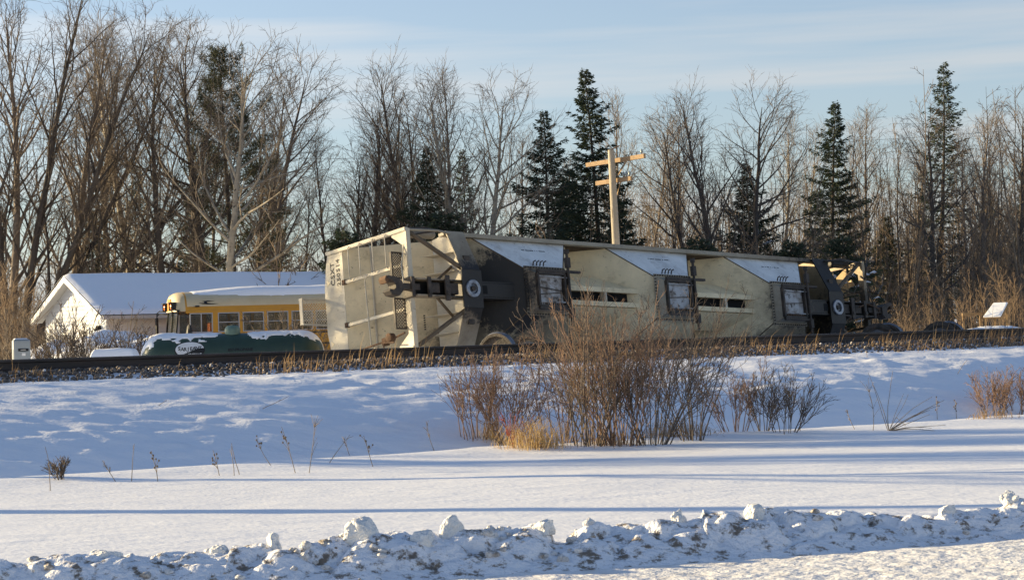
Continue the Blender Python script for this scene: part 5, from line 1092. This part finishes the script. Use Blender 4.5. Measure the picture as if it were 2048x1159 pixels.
# trees standing left of the view: their long shadows and dapple fall across field, house and hopper
for i, (x, y, h, k, lab) in enumerate(((-14, 28.4, 10, 'wide', 'spreading bare poplar left of the picture whose shadow crosses the field'), (-15, 24.5, 9, 'stout', 'stout bare tree left of the picture near the road'), (-17, 32.0, 9, 'grove', 'many-stemmed bare tree left of the picture by the ditch'),
                                       (-26, 39.5, 9, 'fork', 'spreading bare tree left of the picture near the track'), (-22, 53.5, 10, 'grove', 'many-stemmed bare tree beyond the track left of the picture'), (-33, 58, 12, 'fork', 'forked bare tree beyond the track left of the picture'),
                                       (-17.5, 52.4, 10, 'poplar', 'slim-crowned bare poplar just left of the picture beyond the track'), (-27, 75, 11, 'poplar', 'bare poplar left of the picture beside the house'))):
    pr = PB[k]; r_ = empty('bare_tree', (x, y, gz(x, y)), i * 1.3, lab, 'tree', 'leafless trees left of the view')
    for nm, me, mt in (('trunk', pr[0], 'barkdark'), ('crown', pr[1], 'twigdark')):
        q = link(nm, me, M[mt], r_); q.scale = (h / pr[2],) * 3; q.material_slots[0].link = 'OBJECT'; q.material_slots[0].material = M[mt]

# the wood behind, one mass of saplings and brush
def merge(protos, places):
    """places: (proto index, x, y, z or None for the ground, scale, rot, lean)"""
    Vs, Fs, n0 = [], [], 0
    zz = ground(np.array([p[1] for p in places]), np.array([p[2] for p in places]), False)
    places = [(p[0], p[1], p[2], zz[i] if p[3] is None else p[3], *p[4:]) for i, p in enumerate(places)]
    for (k, x, y, z, s, a, l) in places:
        V, F = protos[k]; ca, sa = math.cos(a), math.sin(a); W = V @ np.array([[ca, sa, 0], [-sa, ca, 0], [0, 0, 1]]) * s; W = W + np.array([x, y, z]); W[:, 0] += (W[:, 2] - z) * l
        Vs.append(W); Fs.append(F + n0); n0 += len(V)
    return np.concatenate(Vs), np.concatenate(Fs)
def sapling(seed, h, nb, r=.03, L0=1.4, sub=3, up=.05, sides=3):
    rg = np.random.RandomState(seed); T = TB(); tp = path((0, 0, -.1), np.array([rg.normal(0, .05), rg.normal(0, .05), 1.0]), h, 7, rg, .05, .03); T.add(tp, np.linspace(r, .006, 7), 4)
    for i in range(nb):
        t = .2 + .78 * (i + rg.rand()) / nb; k = t * 6; i0 = min(int(k), 5); p = tp[i0] + (tp[i0 + 1] - tp[i0]) * (k - i0); L = L0 * (1.1 - t) * rg.uniform(.5, 1.2) + .25; lp = path(p, side_dir(np.array([0, 0, 1.0]), rg, rg.uniform(.45, .95)), L, 4, rg, .12, up); T.add(lp, np.linspace(.011, .006, 4), sides)
        for _ in range(sub):
            q = lp[rg.randint(1, 4)] ; T.add(np.array([q, q + side_dir(nrm(lp[-1] - lp[0]), rg, .6) * L * rg.uniform(.25, .5)]), np.array([.0075, .005]), sides)
    return T.arrays()
SP = [sapling(100 + i, 7 + i % 3, 16 + i % 4, .045, 1.5, 4) for i in range(6)]
SH = [sapling(120 + i, 2.6 + .4 * (i % 3), 12, .014, .9, 3) for i in range(6)]
rg = np.random.RandomState(77); pl = []
for i in range(900):
    Y = 74 + 62 * rg.rand() ** .8; X = (2130 - 2210 * rg.rand() ** 1.25 - 1024) / 4000 * Y
    pl.append((rg.randint(6), X, Y, None, rg.uniform(.38, .95) if X / Y < .02 else rg.uniform(.6, 1.22), rg.uniform(0, 6.28), rg.normal(0, .05)))
o = link('woodland', npmesh('woodland', *merge(SP, pl)), M['wood2']); tagit(o, 'dense mass of slender bare saplings filling the wood behind', 'woodland', kind='stuff')
pl = []
for i in range(500):
    Y = 69 + 22 * rg.rand(); X = (rg.uniform(-80, 2130) - 1024) / 4000 * Y
    if X < -9.0 and Y < 76: continue
    pl.append((rg.randint(6), X, Y, None, rg.uniform(.6, 1.7), rg.uniform(0, 6.28), rg.normal(0, .12)))
for i in range(190):
    Y = 60 + 12 * rg.rand(); X = (rg.uniform(1700, 2120) - 1024) / 4000 * Y
    pl.append((rg.randint(6), X, Y, None, rg.uniform(.3, .75), rg.uniform(0, 6.28), rg.normal(0, .12)))
for i in range(50):
    Y = 64 + 10 * rg.rand(); X = (rg.uniform(-60, 70) - 1024) / 4000 * Y
    pl.append((rg.randint(6), X, Y, None, rg.uniform(.6, 1.6), rg.uniform(0, 6.28), rg.normal(0, .12)))
o = link('underbrush', npmesh('underbrush', *merge(SH, pl)), M['brush']); tagit(o, 'tan thicket of brush along the foot of the wood', 'brush', kind='stuff')
# far wood closing the view
pl = []
for i in range(540):
    Y = 112 + 60 * rg.rand(); X = (rg.uniform(-100, 2150) - 1024) / 4000 * Y
    pl.append((rg.randint(6), X, Y, .5, rg.uniform(.9, 1.55) * (1.0 if X > -3 else .75), rg.uniform(0, 6.28), rg.normal(0, .04)))
FW = [sapling(140 + i, 7, 14, .09, 1.6, 3) for i in range(6)]
o = link('far_woodland', npmesh('far_woodland', *merge(FW, pl)), M['twigdark']); tagit(o, 'farther bare wood seen as one mass through the trunks', 'woodland', kind='stuff')

# ------------------------------------------------------------------ shrubs by the ditch
def shrub(seed, n, h, spread, r=.008, sub=5, up=.02, fan=.35, tw=1.0):
    rg = np.random.RandomState(seed); T = TB()
    for i in range(n):
        a = rg.uniform(0, 6.283); rr = spread * math.sqrt(rg.rand()); p = np.array([math.cos(a) * rr * .5, math.sin(a) * rr * .4, -.06]); hh = h * rg.uniform(.5, 1.0) * (1 - .25 * rr / max(spread, .01))
        d = nrm(np.array([math.cos(a) * fan * rg.rand() * 1.3, math.sin(a) * fan * rg.rand(), 1.0])); sp = path(p, d, hh, 8, rg, .07, up); T.add(sp, np.linspace(r * rg.uniform(.6, 1.4), .0028 * tw, 8), 4)
        for q in range(sub + rg.randint(0, 4)):
            s = .25 + .72 * rg.rand(); k = s * 7; i0 = min(int(k), 6); p2 = sp[i0] + (sp[i0 + 1] - sp[i0]) * (k - i0); L = hh * (1.05 - s) * rg.uniform(.3, .6) + .08; bp = path(p2, side_dir(nrm(sp[i0 + 1] - sp[i0]), rg, rg.uniform(.35, .75)), L, 4, rg, .10, .05); T.add(bp, np.linspace(.0045 * tw, .0025 * tw, 4), 3)
            for _ in range(3):
                q2 = bp[rg.randint(1, 4)]; T.add(np.array([q2, q2 + side_dir(nrm(bp[-1] - bp[0]), rg, .55) * L * rg.uniform(.25, .5)]), np.array([.0032 * tw, .002 * tw]), 3)
    return npmesh('branches', *T.arrays())
GS = 'leafless shrubs on the near ditch edge'
for i, (px, py, ph, n, sp, lab, mt) in enumerate([(955, 878, 165, 26, .55, 'leftmost loose shrub of the big clump by the ditch', 'twig'), (1018, 890, 170, 34, .45, 'shrub behind the red twigs at the left of the big clump', 'twig'),
        (1128, 885, 215, 24, .40, 'tall pale-tipped shrub left of the densest one', 'twig'), (1185, 892, 250, 40, .55, 'tallest dense shrub at the middle of the big clump', 'twigdark'), (1245, 892, 255, 46, .55, 'dense shrub just right of the tallest one', 'twig'),
        (1305, 890, 235, 36, .50, 'shrub with thick dark stems right of the dense middle', 'twigdark'), (1385, 880, 235, 26, .45, 'tall open shrub rising in front of the second hopper gate', 'twigdark'), (1470, 865, 150, 22, .40, 'medium shrub near the right end of the big clump', 'twig'),
        (1528, 862, 130, 20, .35, 'short upright shrub, second from the right end of the clump', 'twigdark'), (1570, 866, 125, 20, .40, 'rightmost dark shrub of the big clump', 'twigdark'), (1985, 832, 125, 26, .55, 'bare shrub at the right edge of the snow field', 'twig'), (2035, 828, 115, 24, .5, 'bare shrub cut off by the right edge of the picture', 'twig'),
        (122, 958, 58, 9, .14, 'small bare shrub at the left edge of the field', 'twigdark')]):
    p = hit(px, py); k = p[1] / FPX
    r_ = empty('shrub', (p[0], p[1], gz(p[0], p[1])), 0, lab, 'shrub', GS)
    link('branches', shrub(200 + i, max(int(n * (.72 if 1150 < px < 1350 else .72)), 8), ph * k * (1.62 if 1100 < px < 1420 else 1.4 if px < 1900 and px > 200 else 1.1), sp, .009 if ph > 200 else .0065, 8, fan=.5, tw=1.1), M['shrub' if mt == 'twig' else mt], r_)
p = hit(1030, 895); r_ = empty('red_twig_shrub', (p[0], p[1], gz(p[0], p[1])), 0, 'small shrub of red twigs beside the golden grass clump', 'shrub'); link('branches', shrub(300, 7, .8, .14, .004, 2), M['twigred'], r_)
def grass_clump(name, px, py, N, h, sx, lab, mt, seed, wid=.004):
    p = hit(px, py); rg = np.random.RandomState(seed); th = rg.normal(0, .45, N); r0 = np.stack([rg.normal(0, sx * .45, N), rg.normal(0, sx * .3, N)], 1); az = rg.uniform(0, 6.283, N); ln = rg.uniform(.1, 1.1, N); L = h * rg.uniform(.25, 1.15, N) * np.exp(-(r0[:, 0] / sx) ** 2 * .9)
    base = np.stack([p[0] + r0[:, 0], p[1] + r0[:, 1], ground(p[0] + r0[:, 0], p[1] + r0[:, 1], False) - .03], 1); d = np.stack([np.cos(az), np.sin(az), az * 0], 1); up = np.array([0, 0, 1.0])
    a = base + d * (L * ln * .25)[:, None] + up * (L * .55)[:, None]; b = base + d * (L * ln * .7)[:, None] + up * (L * (.85 - .2 * ln))[:, None]; c = base + d * (L * ln * 1.1)[:, None] + up * (L * (.85 - .75 * ln))[:, None]
    sd = np.stack([-np.sin(az + rg.normal(0, .8, N)), np.cos(az), az * 0], 1) * wid
    V = np.stack([base - sd, base + sd, a + sd, a - sd, b + sd * .7, b - sd * .7, c], 1).reshape(-1, 3); i = np.arange(N)[:, None] * 7; F = np.concatenate([i + np.array([[0, 1, 2]]), i + np.array([[0, 2, 3]]), i + np.array([[3, 2, 4]]), i + np.array([[3, 4, 5]]), i + np.array([[5, 4, 6]])])
    V = V - np.array([p[0], p[1], gz(p[0], p[1])]); r_ = empty(name, (p[0], p[1], gz(p[0], p[1])), 0, lab, 'grass'); tagit(link('blades', npmesh('blades', V, F), M[mt], r_), kind='stuff')
grass_clump('grass_clump', 1068, 896, 360, .60, .55, 'golden clump of dead grass at the left of the shrubs', 'drygold', 5)
grass_clump('grass_clump', 990, 880, 160, .42, .35, 'thin pale grass tuft at the foot of the leftmost shrubs', 'drygold', 6)
grass_clump('grass_clump', 1210, 890, 150, .55, .7, 'tan grass at the foot of the dense middle shrubs', 'dry', 7)
grass_clump('grass_clump', 1345, 872, 300, .42, .7, 'tan grass under the shrubs with thick dark stems', 'dry', 8)
grass_clump('grass_clump', 1985, 836, 120, .3, .5, 'tan grass under the right-edge shrub', 'dry', 9)

# single dead weeds standing in the snow
def weed(px, py, ph, lean, kind, lab, mt='straw'):
    p = hit(px, py); k = p[1] / FPX; h = ph * k; rg = np.random.RandomState(int(px * 7 + py)); T = TB(); H = []
    st = path((0, 0, -.05), nrm(np.array([lean, .1, 1.0])), h / max(math.cos(math.atan(abs(lean))), .4) + .05, 7, rg, .05, 0); T.add(st, np.linspace(.006, .003, 7), 5)
    heads = MB()
    if kind == 'fan':
        for j in range(14):
            d = nrm(np.array([rg.uniform(-.25, 1.6), rg.normal(0, .3), 1.0 if j < 9 else rg.uniform(.0, .3)])); T.add(path((0, 0, 0), d, h * rg.uniform(.6, 1.1), 6, rg, .05, -.05), np.linspace(.006, .003, 6), 4)
    else:
        for j in range({'stick': 1, 'umbel': 7, 'pod': 5, 'branchy': 12}[kind]):
            s = rg.uniform(.45, 1.0); q = st[min(int(s * 6), 6)]; L = h * rg.uniform(.12, .32); d = side_dir(nrm(st[-1] - st[0]), rg, rg.uniform(.3, .8)); e = q + d * L; T.add(np.array([q, (q + e) / 2 + [0, 0, .01], e]), np.array([.0038, .003, .0025]), 3)
            if kind in ('umbel', 'pod'):
                r0 = rg.uniform(.010, .020) if kind == 'pod' else .012
                heads.lathe([(.001, -r0 * 1.4), (r0 * .8, -r0 * .6), (r0, 0), (r0 * .7, r0 * .9), (.001, r0 * 1.3)], 7, c=tuple(e))
    r_ = empty('dead_weed', (p[0], p[1], gz(p[0], p[1])), 0, lab, 'weed', 'dead weeds standing in the snow'); link('stem', npmesh('stem', *T.arrays()), M[mt], r_)
    if heads.v: heads.build('seed_head', M['twigdark'], r_, True)
for a in [(316, 962, 62, -.12, 'umbel', 'weed with a brown drooping head left of the bent stalks'), (235, 962, 44, -.6, 'branchy', 'bent pale weed with a curled tip left of the umbel weed'), (262, 962, 75, .05, 'stick', 'thin upright stalk between the bent weed and umbel weed'),
          (468, 950, 60, .06, 'stick', 'bent dark stalk pair in the left field'), (480, 948, 62, -.28, 'stick', 'dark stalk leaning left beside the bent pair'), (440, 950, 52, -.15, 'umbel', 'thin weed left of the bent stalk pair'),
          (545, 930, 55, -.5, 'pod', 'leaning weed with dark pods in the left field'), (592, 945, 95, -.15, 'umbel', 'tall weed with a feathery tan head'), (617, 945, 110, .08, 'branchy', 'tall pale branching weed right of the feathery one'),
          (748, 932, 60, -.4, 'pod', 'leaning weed with dark knobs right of the branching weed'), (870, 900, 58, -.3, 'branchy', 'thin branching weed left of the big shrub clump'), (655, 925, 60, .6, 'stick', 'thin stalk leaning right near the branching weed'),
          (700, 910, 35, -.3, 'branchy', 'small pale weed at the edge of the field'), (100, 980, 90, .02, 'stick', 'lone thin stalk at the far left of the field'),
          (1778, 862, 120, -.22, 'fan', 'bushy weed with a fan of stalks bent to the right'), (1745, 862, 95, .1, 'branchy', 'branching weed left of the fan-shaped weed'), (1875, 838, 42, -.05, 'umbel', 'short tan weed right of the fan-shaped weed'), (1913, 836, 36, .02, 'umbel', 'short tan weed left of the right-edge shrub'),
          (1712, 858, 40, -.4, 'branchy', 'small weed low at the lip right of the clump'), (1815, 850, 20, -.8, 'stick', 'short stick leaning left below the fan-shaped weed'), (1600, 862, 95, .1, 'branchy', 'sparse reddish weed right of the shrub clump'),
          (305, 812, 16, 1.4, 'stick', 'bent twig arching out of the snow slope at left'), (512, 818, 30, 2.0, 'stick', 'twig lying on the slope behind the left field'), (1912, 748, 30, .6, 'stick', 'short twig on the slope at right'), (395, 760, 14, 1.2, 'stick', 'tiny twig near the ballast at left')]:
    weed(*a)

# shrubs in front of the house, bus and beside the track
for i, (px, ph, Y, n, sp, lab) in enumerate([(110, 210, 55, 14, .5, 'tall bare shrub in front of the house gable, left stem'), (150, 250, 55.5, 18, .6, 'tall bare shrub before the middle of the house gable'), (200, 210, 55, 12, .5, 'bare shrub before the right corner of the house'),
        (262, 230, 54, 10, .6, 'sparse bare shrub between the house and the bus mirror'), (225, 130, 52, 16, .8, 'low bare shrub behind the snow mound'), (590, 200, 53.5, 22, .7, 'dense bare shrub in front of the bus rear'), (620, 170, 53, 14, .5, 'bare shrub beside the hopper walkway end'), (355, 95, 53, 7, .5, 'thin bare shrub before the bus windshield'),
        (15, 230, 58, 22, .9, 'brush thicket at the left edge behind the cabinet')]):
    b = at(px, 700, Y); z0 = gz(b[0], b[1]); r_ = empty('yard_shrub', (b[0], b[1], z0), 0, lab, 'shrub', 'bare shrubs in front of the house and bus'); link('branches', shrub(400 + i, n, ph * Y / FPX + .1, sp, .020, 9, fan=.48, tw=2.3), M['twigdark'] if i < 8 else M['twig'], r_)
